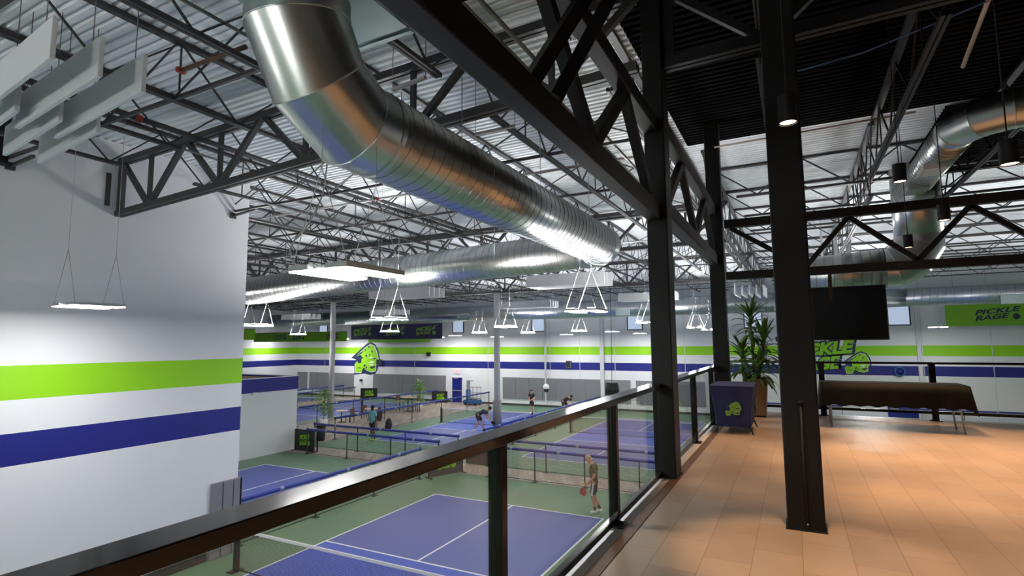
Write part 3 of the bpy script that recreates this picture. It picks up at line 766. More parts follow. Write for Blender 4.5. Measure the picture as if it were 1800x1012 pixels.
for y, lab in ((10.4, 'pale branch pipe crossing above the spiral duct near the cross duct'), (15.6, 'pale branch pipe crossing the roof past the cross duct'), (19.5, 'pale branch pipe across the middle of the hall roof')):
    pipe(lab, [(-30, y, 8.75), (-2.0, y, 8.75)], 0.03, 'pipe_white', 'sprinkler_pipe', fit=[(-14.0, y, 8.75), (-9.2, y, 8.75), (-20, y, 8.75)])
pipe('thin pale conduit across the dark balcony ceiling', [(-1.2, 10.9, 8.85), (2.0, 10.9, 8.9)], 0.016, 'strut_beige')
pipe('beige strut across the dark balcony ceiling near the truss', [(-0.9, 4.2, 8.9), (0.3, 4.1, 8.9)], 0.035, 'strut_beige', 'strut')
pipe('blue cable drooping across the dark balcony ceiling', [(0.2, 8.4, 8.9), (1.0, 8.3, 8.92), (1.8, 8.1, 9.02), (3.2, 7.9, 9.3)], 0.012, 'cable_blue', 'cable', 'cable')
pipe('perforated beige strut at the top right of the dark ceiling', [(2.15, 6.0, 9.3), (2.35, 9.6, 9.0)], 0.03, 'strut_beige', 'strut')

a, b = at_z(318, 124, 8.75), at_z(432, 82, 8.75)
pipe('short rusty branch pipe off the sprinkler main', [a, b], 0.03, 'chair_brown', 'sprinkler_pipe', fit=[a])
a, b = at_x(8, 288, XW+0.12), at_x(4, 20, XW+0.12)
t = thing('wall_post', 'dark vertical steel post at the frame edge above the near white wall', 'post', (a.x, a.y, a.z))
MB().bar((a.x, a.y-0.06, a.z), (a.x, a.y-0.06, DECK), 0.16, 0.16).build('shaft', 'steel_black', t)
MB().cbox((a.x, a.y-0.06, a.z), (0.22, 0.22, 0.03)).build('foot_plate', 'steel_black', t)
for k, (p0, p1, lab) in enumerate((((690, 158), (748, 136), 'short pale slotted strut beside the riser and balcony truss'), ((836, 236), (905, 221), 'second short pale slotted strut farther along the balcony truss'))):
    a, b = at_z(*p0, 8.5), at_z(*p1, 8.5)
    t = thing('slotted_strut', lab, 'strut', tuple(a))
    MB().bar(a, b, 0.05, 0.04).build('channel', 'pipe_white', t)
    MB().tube([a, (a.x, a.y, DECK)], 0.006, 5).tube([b, (b.x, b.y, DECK)], 0.006, 5).build('rods', 'pipe_grey', t)

# ================================================================== SPIRAL DUCTS
def spiral(b, p0, p1, r, pitch=0.2, seg=48, rib=0.006, parent=None, m='galv'):
    """smooth tube plus a raised helical lock seam as a part of its own"""
    p0, p1 = Vector(p0), Vector(p1); L_ = (p1-p0).length; d = (p1-p0)/L_
    b.tube([p0, p1], r, 64)
    u = Vector((0, 0, 1)); a = d.cross(u).normalized(); u = a.cross(d).normalized()
    n = int(L_/pitch*28)
    h = MB().tube([p0+d*(L_*i/n)+(a*math.cos(2*math.pi*i/28)+u*math.sin(2*math.pi*i/28))*(r+rib*0.35) for i in range(n+1)], rib, 4)
    h.build('lock_seam', 'galv_seam', parent)
    return b
DX, DZ, DR = -4.09, 7.44, 0.483
RY = 3.45                    # riser axis
t = thing('spiral_duct', 'big silvery spiral duct with elbow running along the balcony truss', 'duct', (DX, RY, DZ-DR))
ER = 1.0
def mitre_elbow(parent, c, ax_in, ax_out, Rc, r, cuts, m, seg=48):
    """gored elbow: pieces between mitre planes; ax_in/ax_out are unit vectors from the bend centre to the two ends"""
    a0, a1 = Vector(ax_in), Vector(ax_out); side = a0.cross(a1).normalized()
    def ring(ang, rr=r):
        out = []
        rad = a0*math.cos(ang)+a1*math.sin(ang)
        return rad
    prev = None
    edges = [0.0]+[R(c_) for c_ in cuts]+[math.pi/2]
    mids = []
    # direction of each straight piece
    for i in range(len(edges)-1):
        if i == 0: mids.append(0.0)
        elif i == len(edges)-2: mids.append(math.pi/2)
        else: mids.append((edges[i]+edges[i+1])/2)
    rings = []
    for i, e in enumerate(edges):
        rad = (a0*math.cos(e)+a1*math.sin(e))
        if i in (0, len(edges)-1): stretch = 1.0
        else: stretch = 1.0/math.cos(mids[i]-e)
        cen = c+rad*Rc*(1.0 if i in (0, len(edges)-1) else stretch)
        rings.append([cen+rad*math.cos(2*math.pi*k/seg)*r*stretch+side*math.sin(2*math.pi*k/seg)*r for k in range(seg)])
    for i in range(len(rings)-1):
        b = MB(); A = [b.bm.verts.new(p) for p in rings[i]]; B = [b.bm.verts.new(p) for p in rings[i+1]]
        for k in range(seg):
            f = b.bm.faces.new((A[k], A[(k+1) % seg], B[(k+1) % seg], B[k])); f.smooth = True
        b.build('elbow_gore', m, parent)
    for i in range(1, len(rings)-1):
        b = MB(); b.tube(rings[i]+[rings[i][0]], 0.009, 6, False); b.build('elbow_seam', m, parent)
C_ = Vector((DX, RY+ER, DZ+ER))
mitre_elbow(t, C_, (0, -1, 0), (0, 0, -1), ER, DR, (15, 45, 75), 'galv')
MB().tube([(DX, RY, DZ+ER), (DX, RY, 9.4)], DR, 48).build('riser', 'galv', t)
spiral(MB(), (DX, RY+ER, DZ), (DX, 12.35, DZ), DR, 0.2, parent=t).build('run', 'galv', t)
MB().tube([(DX, RY+ER+0.02, DZ), (DX, RY+ER+0.08, DZ)], DR+0.012, 48, False).build('collar', 'galv', t)
# far bend and cross run
EB = 0.62
mitre_elbow(t, Vector((DX-EB, 12.35, DZ)), (1, 0, 0), (0, 1, 0), EB, DR, (15, 45, 75), 'galv')
spiral(MB(), (DX-EB, 12.35+EB, DZ), (-17.5, 12.35+EB, DZ-0.42), DR, 0.2, parent=t).build('cross_run', 'galv', t)
for y in (5.6, 8.0, 10.4):
    MB().tube([(DX-DR-0.004, y, DZ+0.1), (DX-DR-0.004, y, 8.5)], 0.006, 5).tube([(DX+DR+0.004, y, DZ+0.1), (DX+DR+0.004, y, 8.5)], 0.006, 5).build('hanger', 'galv_flat', t)
for x in (-7.0, -11.0, -15.0):
    zc = DZ-0.42*(x-DX)/(-17.5-DX)
    MB().tube([(x, 12.97-DR-0.004, zc), (x, 12.97-DR-0.004, 8.5)], 0.006, 5).tube([(x, 12.97+DR+0.004, zc), (x, 12.97+DR+0.004, 8.5)], 0.006, 5).build('hanger', 'galv_flat', t)
# rectangular plenum by the riser
MB().box((-4.6, 0.2, 8.4), (-3.44, 4.37, 8.95)).build('plenum', 'galv_flat', t)
MB().box((-4.61, 4.33, 8.385), (-3.43, 4.39, 8.965)).build('plenum_flange', 'galv_flat', t)
MB().box((-4.6, 3.62, 8.393), (-3.44, 3.66, 8.4)).build('plenum_seam', 'galv', t)
t = thing('spiral_duct', 'long pale spiral duct running along the back wall', 'duct', (-15, 36.6, 6.8))
spiral(MB(), (-45.5, 36.6, 7.38), (2.2, 36.6, 7.42), 0.6, 0.35, 32, parent=t, m='galv_far').build('run', 'galv_far', t)
spiral(MB(), (5.5, 36.6, 7.42), (15.5, 36.6, 7.45), 0.5, 0.35, 32, parent=t, m='galv_far').build('end_run', 'galv_far', t)
MB().tube([(2.2, 36.6, 7.42), (5.5, 36.6, 7.42)], [0.6, 0.5], 32).build('reducer', 'galv_far', t)
for i, x in enumerate((-36, -23, -10.2, -0.5, 9.9)):
    MB().cbox((x, 36.6-0.62, 7.1), (1.0, 0.2, 0.45)).build('side_register', 'galv_flat', t)
# balcony-side duct
BX2, BZ2, BR = 2.56, 8.55, 0.30
t = thing('spiral_duct', 'slim curved silver duct over the balcony feeding the drop by the screen', 'duct', (BX2, 12, BZ2-BR))
spiral(MB(), (BX2, 11.2, BZ2), (BX2, 15.6, BZ2), BR, 0.16, 32, parent=t).build('run', 'galv', t)
mitre_elbow(t, Vector((BX2+0.75, 11.2, BZ2)), (-1, 0, 0), (0, -1, 0), 0.75, BR, (15, 45, 75), 'galv', 32)
spiral(MB(), (BX2+0.75, 10.45, BZ2), (7.5, 10.3, BZ2+0.1), BR, 0.16, 32, parent=t).build('side_run', 'galv', t)
for y, s_ in ((12.4, 1), (13.9, 1), (14.7, -1)):
    MB().cbox((BX2-0.12*s_, y, BZ2-0.29), (0.36, 0.6, 0.1)).build('register', 'pipe_white' if s_ > 0 and y < 13 else 'galv_flat', t)
t = thing('spiral_duct', 'wide silver drop duct turning flat behind the black truss', 'duct', (2.8, 16.1, 6.2))
MB().tube([(2.8, 16.1, 7.6), (2.8, 16.1, 9.3)], 0.5, 40).build('riser', 'galv', t)
mitre_elbow(t, Vector((2.05, 16.1, 7.6)), (1, 0, 0), (0, 0, -1), 0.75, 0.5, (15, 45, 75), 'galv', 40)
spiral(MB(), (2.05, 16.1, 6.85), (0.3, 16.1, 6.75), 0.5, 0.2, 40, parent=t).build('run', 'galv', t)

# ================================================================== BALCONY STEEL
def black_column(label, x0, x1, y0, y1, top=DECK, conduit=False):
    t = thing('steel_column', label, 'column', ((x0+x1)/2, (y0+y1)/2, FZ))
    MB().box((x0, y0, FZ), (x1, y1, top)).build('shaft', 'column_black', t, bevel=0.012)
    MB().box((x0-0.012, y0-0.012, FZ), (x1+0.012, y1+0.012, FZ+0.012)).build('base_plate', 'steel_black', t)
    if conduit:
        xm = (x0+x1)/2
        MB().tube([(xm+0.01, y0-0.014, FZ+0.02), (xm+0.01, y0-0.014, FZ+0.98)], 0.011, 8).tube([(xm+0.01, y0-0.014, FZ+0.98), (xm+0.01, y0-0.014, FZ+1.0)], 0.018, 8).build('conduit', 'steel_black', t)
        MB().ball((xm+0.012, y0-0.026, FZ+0.06), 0.008, 8).build('screw', 'lift_grey', t)
    return t
black_column('thick black steel column standing free on the balcony floor', -0.13, 0.135, 4.94, 5.18, conduit=True)
black_column('black steel column in the railing line nearer the camera', -1.44, -1.21, 6.14, 6.44)
black_column('black steel column at the balcony corner behind the plant', -1.4, -1.13, 11.0, 11.25)
def truss(label, a, b, zb, zt, nodes_b, nodes_t, extra=(), cw=0.14, ch=0.19, tch=0.17, m='steel_black', wdia=0.11, ties=None):
    a, b = Vector((a[0], a[1], 0)), Vector((b[0], b[1], 0)); d = (b-a); L_ = d.length; u = d/L_
    t = thing('balcony_truss', label, 'truss', tuple((a+b)/2+Vector((0, 0, zb))))
    MB().bar(a+Vector((0, 0, zb+ch/2)), b+Vector((0, 0, zb+ch/2)), cw, ch).build('bottom_chord', m, t, bevel=0.008)
    MB().bar(a+Vector((0, 0, zt+tch/2)), b+Vector((0, 0, zt+tch/2)), cw, tch).build('top_chord', m, t, bevel=0.008)
    pts = sorted([(s_, 0) for s_ in nodes_b]+[(s_, 1) for s_ in nodes_t])
    for (s0, k0), (s1, k1) in zip(pts[:-1], pts[1:]):
        if k0 == k1: continue
        p = a+u*s0+Vector((0, 0, zt if k0 else zb+ch)); q = a+u*s1+Vector((0, 0, zt if k1 else zb+ch))
        MB().bar(p, q, wdia*0.8, wdia).build('diagonal', m, t)
    return t
truss('black roof truss crossing overhead along the railing to the near column', (-1.35, -4.0), (-1.35, 6.12), 6.47, 7.5, [3.8, 5.9, 8.0, 9.95], [4.85, 6.95, 8.98])
truss('black truss between the two columns of the railing line', (-1.30, 6.46), (-1.30, 10.98), 6.56, 7.55, [0.1, 2.3, 4.4], [1.2, 3.4])
truss('black truss spanning above the screen to the frame edge', (-1.1, 11.12), (7.5, 11.12), 6.27, 7.27, [1.34, 3.0, 4.75, 6.5], [0.1, 2.05, 3.75, 5.6, 7.4], ch=0.15, tch=0.16, wdia=0.085)
girder('black girder over the balcony on the near column line', 6.3, -1.2, 7.5, 8.36, 8.5, DECK-0.16, DECK-0.1, 'steel_black')
for (p, q, lab) in (((-1.35, 2.85, 6.66), (-0.9, 3.9, 8.4), 'lower of two slanted black braces rising from the truss chord'), ((-1.3, 3.15, 6.68), (-0.2, 3.9, 9.2), 'longer slanted black brace rising from the truss chord')):
    t = thing('brace', lab, 'brace', p)
    MB().bar(p, q, 0.09, 0.09).build('member', 'steel_black', t)
def joist_cross(y, x0, x1):
    top, depth = DECK-0.005, 0.8; zb = top-depth
    t = thing('roof_joist', 'dark steel bar joist crossing the roof beyond the balcony end', 'roof joist', ((x0+x1)/2, y, zb), 'roof joists beyond the balcony')
    MB().box((x0, y-0.055, top-0.06), (x1, y+0.055, top)).build('top_chord', 'steel_joist', t)
    MB().box((x0+0.5, y-0.05, zb), (x1-0.5, y+0.05, zb+0.05)).build('bottom_chord', 'steel_joist', t)
    n = round((x1-x0)/0.95); st = (x1-x0)/n; wb = MB()
    for i in range(n):
        za, zc = (top-0.03, zb+0.03) if i % 2 == 0 else (zb+0.03, top-0.03)
        wb.bar((x0+i*st, y, za), (x0+(i+1)*st, y, zc), 0.03, 0.03)
    wb.build('web', 'steel_joist', t)
for k in range(11):
    joist_cross(14.2+2.35*k, -1.6, 15.9)
o = joist_at(1.55, 12.4, 39.8, 'steel_girder', top=DECK-0.07, depth=1.3); tag(o, 'deep dark roof truss running away from the balcony above the screen', 'roof joist')
o = joist_at(-1.6, 12.4, 39.8, 'steel_girder', top=DECK-0.07, depth=1.3); tag(o, 'deep dark roof truss in line with the railing columns', 'roof joist')
# ================================================================== RAILING
RT = FZ+1.015                 # top of handrail
t = thing('balcony_railing', 'black metal railing with glass panels along the court side of balcony', 'railing', (RAILX, 4, FZ))
MB().box((RAILX-0.085, -1.6, RT-0.05), (RAILX+0.055, 6.12, RT)).build('handrail', 'rail_black', t, bevel=0.004)
MB().box((RAILX-0.085, 6.46, RT-0.05), (RAILX+0.055, 12.44, RT)).build('handrail', 'rail_black', t, bevel=0.004)
MB().box((RAILX-0.025, -1.6, FZ+0.03), (RAILX+0.025, 6.12, FZ+0.075)).build('bottom_rail', 'rail_black', t)
MB().box((RAILX-0.025, 6.46, FZ+0.03), (RAILX+0.025, 12.5, FZ+0.075)).build('bottom_rail', 'rail_black', t)
for y in (0.45, 2.47, 4.42, 8.42, 10.35, 12.36):
    p_ = MB().box((RAILX-0.04, y-0.03, FZ), (RAILX+0.04, y+0.03, RT-0.05)).build('post', 'rail_black', t, bevel=0.004)
    MB().box((RAILX-0.05, y-0.075, FZ), (RAILX+0.085, y+0.075, FZ+0.018)).build('base_plate', 'rail_black', t)
for a, b in ((-1.5, 0.4), (0.5, 2.42), (2.52, 4.37), (4.47, 6.1), (6.48, 8.37), (8.47, 10.3), (10.4, 12.37)):
    MB().box((RAILX-0.006, a, FZ+0.09), (RAILX+0.006, b, RT-0.075)).build('glass_panel', 'rail_glass', t)
t = thing('balcony_railing', 'black metal railing at the far end behind the long black table', 'railing', (2.5, 12.5, FZ))
MB().box((-1.33, 12.47, RT+0.005), (10, 12.53, RT+0.045)).build('handrail', 'rail_black', t)
MB().box((-1.33, 12.48, FZ+0.12), (10, 12.52, FZ+0.17)).build('bottom_rail', 'rail_black', t)
for x in (-1.3, 0.43, 2.2, 4.0, 5.8, 7.6):
    MB().box((x-0.05, 12.46, FZ), (x+0.05, 12.54, RT+0.005)).build('post', 'rail_black', t)
    MB().box((x-0.09, 12.42, FZ), (x+0.09, 12.545, FZ+0.015)).build('base_plate', 'rail_black', t)
for a, b in ((-1.24, 0.36), (0.5, 2.13), (2.27, 3.93), (4.07, 5.73), (5.87, 7.53)):
    MB().box((a, 12.496, FZ+0.18), (b, 12.504, RT-0.04)).build('glass_panel', 'rail_glass', t)

# ================================================================== BALCONY FURNITURE
# small table in a fitted navy cover
t = thing('covered_table', 'small table in a fitted navy cover with a lime ball logo', 'table', (-0.98, 9.8, FZ))
cov = MB(); zt = FZ+0.76; x0, x1, y0, y1 = -1.30, -0.62, 9.42, 10.5
rings = [(zt, 0.0), (zt-0.03, 0.012), (zt-0.2, 0.045), (zt-0.45, 0.075), (zt-0.6, 0.085), (zt-0.66, 0.1)]
prev = None
for z, ins in rings:
    r_ = [cov.bm.verts.new(p) for p in ((x0+ins, y0+ins, z), (x1-ins*0.8, y0+ins, z), (x1-ins*0.8, y1-ins, z), (x0+ins, y1-ins, z))]
    if prev is None: cov.bm.faces.new(r_)
    else:
        for k in range(4): cov.bm.faces.new((prev[k], prev[(k+1) % 4], r_[(k+1) % 4], r_[k]))
    prev = r_
cov.build('fitted_cover', 'cloth_navy', t, bevel=0.02)
for (lx, ly) in ((x0+0.12, y0+0.12), (x1-0.1, y0+0.12), (x0+0.12, y1-0.12), (x1-0.1, y1-0.12)):
    sx = 0.06 if lx > -1 else -0.02
    MB().tube([(lx, ly, FZ+0.16), (lx+sx, ly-0.05 if ly < 10 else ly+0.05, FZ)], 0.012, 8).build('leg', 'steel_black', t)
emblem(t, (-0.95, y0+0.05, FZ+0.4), (1, 0, 0.03), (0, 0, 1), 0.16, 'lime_dull', 'cloth_navy')
emblem(t, (x1-0.025, 9.95, FZ+0.42), (0, 1, 0), (0, 0, 1), 0.16, 'lime_dull', 'cloth_navy')
# long table with black cloth
t = thing('folding_table', 'long folding table with slim metal legs under a black cloth', 'table', (1.36, 11.15, FZ))
zt = FZ+0.74; x0, x1, y0, y1 = 0.36, 2.36, 10.82, 11.56
MB().box((x0, y0, zt-0.04), (x1, y1, zt)).build('tabletop', 'white_paint', t, bevel=0.01)
for xx in (x0+0.14, x1-0.14):
    for yy in (y0+0.1, y1-0.1):
        MB().tube([(xx, yy, zt-0.04), (xx+(0.06 if xx > 1 else -0.02), yy, FZ)], 0.013, 8).build('leg', 'lift_grey', t)
    MB().tube([(xx, y0+0.1, FZ+0.35), (xx, y1-0.1, FZ+0.35)], 0.01, 8).build('stretcher', 'lift_grey', t)
c = MB(); g = 0.012; nx = 40
def drop(i):
    return 0.36+0.012*math.sin(i*1.3)
top0 = [(x0-g+(x1-x0+2*g)*i/nx) for i in range(nx+1)]
rows = []
for k in range(6):
    row = []
    for i, xx in enumerate(top0):
        if k == 0: row.append((xx, y1+g, zt+0.008))
        elif k == 1: row.append((xx, (y0+y1)/2, zt+0.008+0.003*math.sin(i)))
        elif k == 2: row.append((xx, y0-g, zt+0.008))
        else:
            f = (k-2)/3
            row.append((xx, y0-g-0.006-0.022*f*(1+0.7*math.sin(i*0.9+k*0.3)), zt+0.004-drop(i)*f))
    rows.append([c.bm.verts.new(p) for p in row])
for k in range(5):
    for i in range(nx): c.bm.faces.new((rows[k][i], rows[k][i+1], rows[k+1][i+1], rows[k+1][i]))
for sx, ii in ((1, nx), (-1, 0)):
    xe = x1+g if sx > 0 else x0-g
    a = [rows[0][ii], rows[1][ii], rows[2][ii], rows[3][ii], rows[5][ii]]
    e1 = c.bm.verts.new((xe+sx*0.04, y1+g, zt-0.33)); e2 = c.bm.verts.new((xe+sx*0.035, (y0+y1)/2, zt-0.36)); e3 = c.bm.verts.new((xe+sx*0.07, y0-0.05, zt-0.46))
    c.bm.faces.new((a[0], a[1], e2, e1)); c.bm.faces.new((a[1], a[2], e3, e2)); c.bm.faces.new((a[2], a[3], a[4], e3))
cl = c.build('table_cloth', 'cloth_black', None, smooth=True)
tag(cl, 'black plastic cloth hanging over the long folding table', 'tablecloth')
# screen on the truss
t = thing('wall_screen', 'large black flat screen hanging below the truss', 'screen', (0.7, 11.35, 5.1))
SY = 11.3
sx0, sx1 = at_y(1371, 555, SY).x, at_y(1561, 555, SY).x
MB().box((sx0, SY, 5.1), (sx1, SY+0.06, 6.06)).build('casing', 'black', t, bevel=0.006)
MB().box((sx0+0.015, SY-0.004, 5.12), (sx1-0.015, SY, 6.045)).build('display', 'screen', t)
MB().bar(((sx0+sx1)/2, SY+0.1, 5.55), ((sx0+sx1)/2, SY-0.12, 6.28), 0.06, 0.06).cbox(((sx0+sx1)/2, SY+0.08, 5.55), (0.5, 0.04, 0.35)).build('mount_pole', 'steel_black', t)
MB().cbox((sx0-0.03, SY+0.03, 5.13), (0.13, 0.05, 0.09)).build('side_box', 'black', t)
# dracaena in wooden box
def strap(b, base, az_, el, ln, wd2, droop=0.6):
    d = Vector((math.cos(az_)*math.cos(el), math.sin(az_)*math.cos(el), math.sin(el))); side = Vector((-math.sin(az_), math.cos(az_), 0)); p = Vector(base); n = 6; prev = None
    for i in range(n+1):
        f = i/n; ww = wd2*math.sin(math.pi*min(0.98, 0.12+f*0.86))**0.7
        L_ = b.bm.verts.new(p-side*ww+Vector((0, 0, 0.008))); Cc = b.bm.verts.new(p); Rr = b.bm.verts.new(p+side*ww+Vector((0, 0, 0.008)))
        if prev:
            b.bm.faces.new((prev[0], prev[1], Cc, L_)); b.bm.faces.new((prev[1], prev[2], Rr, Cc))
        prev = (L_, Cc, Rr)
        d = (d+Vector((0, 0, -droop/n))).normalized(); p = p+d*(ln/n)
px_, py_ = -0.72, 11.55+0.12
t = thing('potted_plant', 'tall dracaena in a wooden planter box behind the navy covered table', 'plant', (-0.82, 11.72, FZ))
pc = Vector((-0.74, 11.86, FZ))
MB().hexa([(pc.x-0.17, pc.y-0.17, FZ+0.03), (pc.x+0.17, pc.y-0.17, FZ+0.03), (pc.x+0.17, pc.y+0.17, FZ+0.03), (pc.x-0.17, pc.y+0.17, FZ+0.03)],
          [(pc.x-0.22, pc.y-0.22, FZ+0.74), (pc.x+0.22, pc.y-0.22, FZ+0.74), (pc.x+0.22, pc.y+0.22, FZ+0.74), (pc.x-0.22, pc.y+0.22, FZ+0.74)]).build('planter_box', 'wood_box', t, bevel=0.008)
MB().box((pc.x-0.16, pc.y-0.16, FZ), (pc.x+0.16, pc.y+0.16, FZ+0.03)).build('plinth', 'black', t)
MB().box((pc.x-0.2, pc.y-0.2, FZ+0.74), (pc.x+0.2, pc.y+0.2, FZ+0.75)).build('soil', 'soil', t)
fol = MB(); rnd = random.Random(5)
for (sx_, sy_, h) in ((-0.02, 0.0, 2.0), (0.1, 0.05, 1.55), (-0.12, -0.04, 1.3), (0.05, -0.08, 1.02)):
    tip = Vector((pc.x+sx_*1.8, pc.y+sy_*1.8, FZ+h))
    MB().tube([(pc.x+sx_*0.6, pc.y+sy_*0.6, FZ+0.74), (pc.x+sx_*1.2, pc.y+sy_*1.2, FZ+(0.74+h)/2), tip], [0.028, 0.024, 0.018], 8).build('stem', 'stem', t)
    nl = 40
    for i in range(nl):
        f = i/nl; zz = tip.z-0.5*f*(1 if h > 1.2 else 0.6)
        strap(fol, (tip.x, tip.y, zz), i*2.4+rnd.random()*0.5, R(72-62*f+rnd.uniform(-10, 10)), rnd.uniform(0.32, 0.5), rnd.uniform(0.032, 0.048), 0.6+1.3*f)
fo = fol.build('foliage', 'leaf', t, smooth=True)
so = fo.modifiers.new('thick', 'SOLIDIFY'); so.thickness = 0.003

# potted bushy trees on the court floor
def court_plant(label, x, y, h, seed):
    t = thing('potted_plant', label, 'plant', (x, y, 0)); rnd = random.Random(seed)
    MB().tube([(x, y, 0), (x, y, 0.42)], [0.2, 0.26], 16).build('pot', 'white_paint', t)
    MB().tube([(x, y, 0.42), (x+0.03, y, h*0.6), (x, y, h*0.9)], [0.03, 0.025, 0.012], 8).build('stem', 'stem', t)
    b = MB()
    for i in range(260):
        f = rnd.random()**0.8; z = 0.6+f*(h-0.75); rr = 0.42*math.sin(math.pi*min(0.95, 0.18+f*0.75)); a = rnd.random()*6.28; r0 = rr*rnd.random()**0.5
        strap(b, (x+r0*math.cos(a), y+r0*math.sin(a), z), a+rnd.uniform(-0.6, 0.6), R(rnd.uniform(0, 65)), rnd.uniform(0.25, 0.42), rnd.uniform(0.025, 0.045), 1.0)
    b.build('foliage', 'leaf_pale', t)
q = at_z(737, 712, 0); court_plant('bushy green potted tree by the far table', -26.2, 34.75, 2.3, 1)
court_plant('bushy green potted tree in front of the tall white column', -26.4, 25.2, 2.35, 2)

# tables and chairs on the plank strip
def round_table(label, x, y, h, r):
    t = thing('round_table', label, 'table', (x, y, 0), 'round tables')
    MB().tube([(x, y, h-0.035), (x, y, h)], r, 28).build('tabletop', 'table_wood', t)
    MB().tube([(x, y, 0.03), (x, y, h-0.035)], 0.04, 10).build('pedestal', 'post_black', t)
    MB().tube([(x, y, 0), (x, y, 0.03)], 0.28, 20).build('base', 'post_black', t)
def chair(label, x, y, rz, sh, group):
    t = thing('side_chair', label, 'chair', (x, y, 0), group)
    c0, s0 = math.cos(rz), math.sin(rz)
    def P(a, b, z): return Vector((x+a*c0-b*s0, y+a*s0+b*c0, z))
    MB().cbox((x, y, sh), (0.42, 0.42, 0.05), rz).build('seat', 'table_wood' if sh > 0.6 else 'chair_brown', t)
    q = P(0, 0.2, sh+0.28)
    MB().cbox((q.x, q.y, q.z), (0.42, 0.04, 0.36), rz).build('backrest', 'chair_brown', t, bevel=0.02)
    for a, b in ((-0.18, -0.18), (0.18, -0.18), (-0.18, 0.18), (0.18, 0.18)):
        top = sh+0.3 if b > 0 else sh
        MB().bar(P(a, b, 0), P(a, b, top), 0.03, 0.03).build('leg', 'post_black', t)
T1, T2, T3 = (-26.2, 33.3), (-25.6, 28.6), (-26.6, 26.9)
round_table('high round table with pale top nearest the far potted tree', T1[0], T1[1], 1.05, 0.42)
round_table('low round table with pale top behind the person in teal', T2[0], T2[1], 0.76, 0.45)
round_table('low round table with pale top beside the tall white column', T3[0], T3[1], 0.76, 0.42)
chair('tall stool beside the high round table, corner side', T1[0]-0.75, T1[1]-0.05, R(80), 0.72, 'chairs round the far high table')
chair('tall stool beside the high round table, plant side', T1[0]+0.75, T1[1]+0.05, R(-80), 0.72, 'chairs round the far high table')
chair('brown back chair behind the person in teal, column side', T2[0]-0.7, T2[1]+0.2, R(70), 0.46, 'chairs round the middle table')
chair('brown back chair behind the person in teal, door side', T2[0]+0.6, T2[1]+0.4, R(-50), 0.46, 'chairs round the middle table')
chair('brown back chair turned to the table beside the white column', T3[0]+0.65, T3[1]+0.1, R(-85), 0.46, None)

# scissor lift parked by the door
q = at_y(833, 700, 39.0); lx, ly = q.x, 38.9
t = thing('scissor_lift', 'blue wheeled personnel lift parked beside the navy door', 'lift', (lx, ly, 0))
MB().box((lx-0.75, ly-0.38, 0.12), (lx+0.6, ly+0.38, 0.42)).build('chassis', 'lift_blue', t, bevel=0.03)
for a in (-0.5, 0.4):
    for b in (-0.38, 0.38):
        MB().tube([(lx+a, ly+b-0.05, 0.12), (lx+a, ly+b+0.05, 0.12)], 0.12, 14).build('wheel', 'post_black', t)
MB().box((lx-0.62, ly-0.15, 0.42), (lx-0.34, ly+0.15, 1.25)).build('mast_base', 'lift_blue', t)
MB().box((lx-0.58, ly-0.12, 1.25), (lx-0.38, ly+0.12, 1.95)).box((lx-0.6, ly-0.1, 1.95), (lx-0.1, ly+0.1, 2.0)).build('mast', 'lift_grey', t)
bk = MB()
for z in (0.55, 1.0, 1.45):
    for s_ in (-0.32, 0.32): bk.bar((lx-0.25, ly+s_, z), (lx+0.55, ly+s_, z), 0.03, 0.03)
    for xx in (-0.25, 0.55): bk.bar((lx+xx, ly-0.32, z), (lx+xx, ly+0.32, z), 0.03, 0.03)
for xx in (-0.25, 0.15, 0.55):
    for s_ in (-0.32, 0.32): bk.bar((lx+xx, ly+s_, 0.42), (lx+xx, ly+s_, 1.45), 0.03, 0.03)
bk.box((lx-0.25, ly-0.32, 0.5), (lx+0.55, ly+0.32, 0.55)).build('basket', 'lift_grey', t)
# bags on the plank strip and hanging things
def bag(label, x, y, m, w_=0.36, h=0.6):
    t = thing('backpack', label, 'bag', (x, y, 0))
    MB().ball((x, y, h*0.48), 1, 16, (w_/2, w_*0.38, h*0.48)).build('body', m, t)
    MB().ball((x, y-w_*0.3, h*0.3), 1, 12, (w_*0.36, w_*0.2, h*0.24)).build('pocket', m, t)
    MB().tube([(x-0.05, y, h*0.93), (x-0.03, y, h*1.02), (x+0.03, y, h*1.02), (x+0.05, y, h*0.93)], 0.014, 6).build('handle', 'post_black', t)
q = at_z(681, 752, 0); bag('dark navy backpack standing at the court edge by the person in teal', q.x+0.6, q.y-0.6, 'bag_black', 0.45, 0.72)
q = at_z(667, 741, 0); bag('maroon bag behind the person in teal', q.x, q.y, 'bag_maroon', 0.42, 1.0)
q = at_z(586, 755, 0)
t = thing('waste_bin', 'black waste bin at the foot of the tall white column', 'bin', (-22.6, 21.4, 0))
MB().tube([(-22.6, 21.4, 0), (-22.6, 21.4, 0.75)], [0.2, 0.25], 16).build('body', 'post_black', t)
MB().tube([(-22.6, 21.4, 0.75), (-22.6, 21.4, 0.82)], [0.27, 0.2], 16).build('lid', 'black', t)
q = at_z(1076, 688, 3.0); q = at_d(1076, 683, 22.5)
t = thing('hanging_basket', 'ribbed black cylinder hanging on a long cable before the back wall', 'hanging cylinder', (q.x, q.y, q.z))
MB().tube([(q.x, q.y, q.z-0.25), (q.x, q.y, q.z+0.27)], [0.3, 0.25], 24).build('body', 'black', t)
for k in range(7):
    zz = q.z-0.22+k*0.07
    MB().tube([(q.x, q.y, zz), (q.x, q.y, zz+0.03)], 0.312-0.006*k, 24).build('rib', 'post_black', t)
MB().tube([(q.x-0.0, q.y, q.z+0.27), (q.x+0.03, q.y, 6.0), (q.x-0.02, q.y, DECK+0.02)], 0.012, 6).build('cable', 'post_black', t)
q = at_y(960, 680, 39.2)
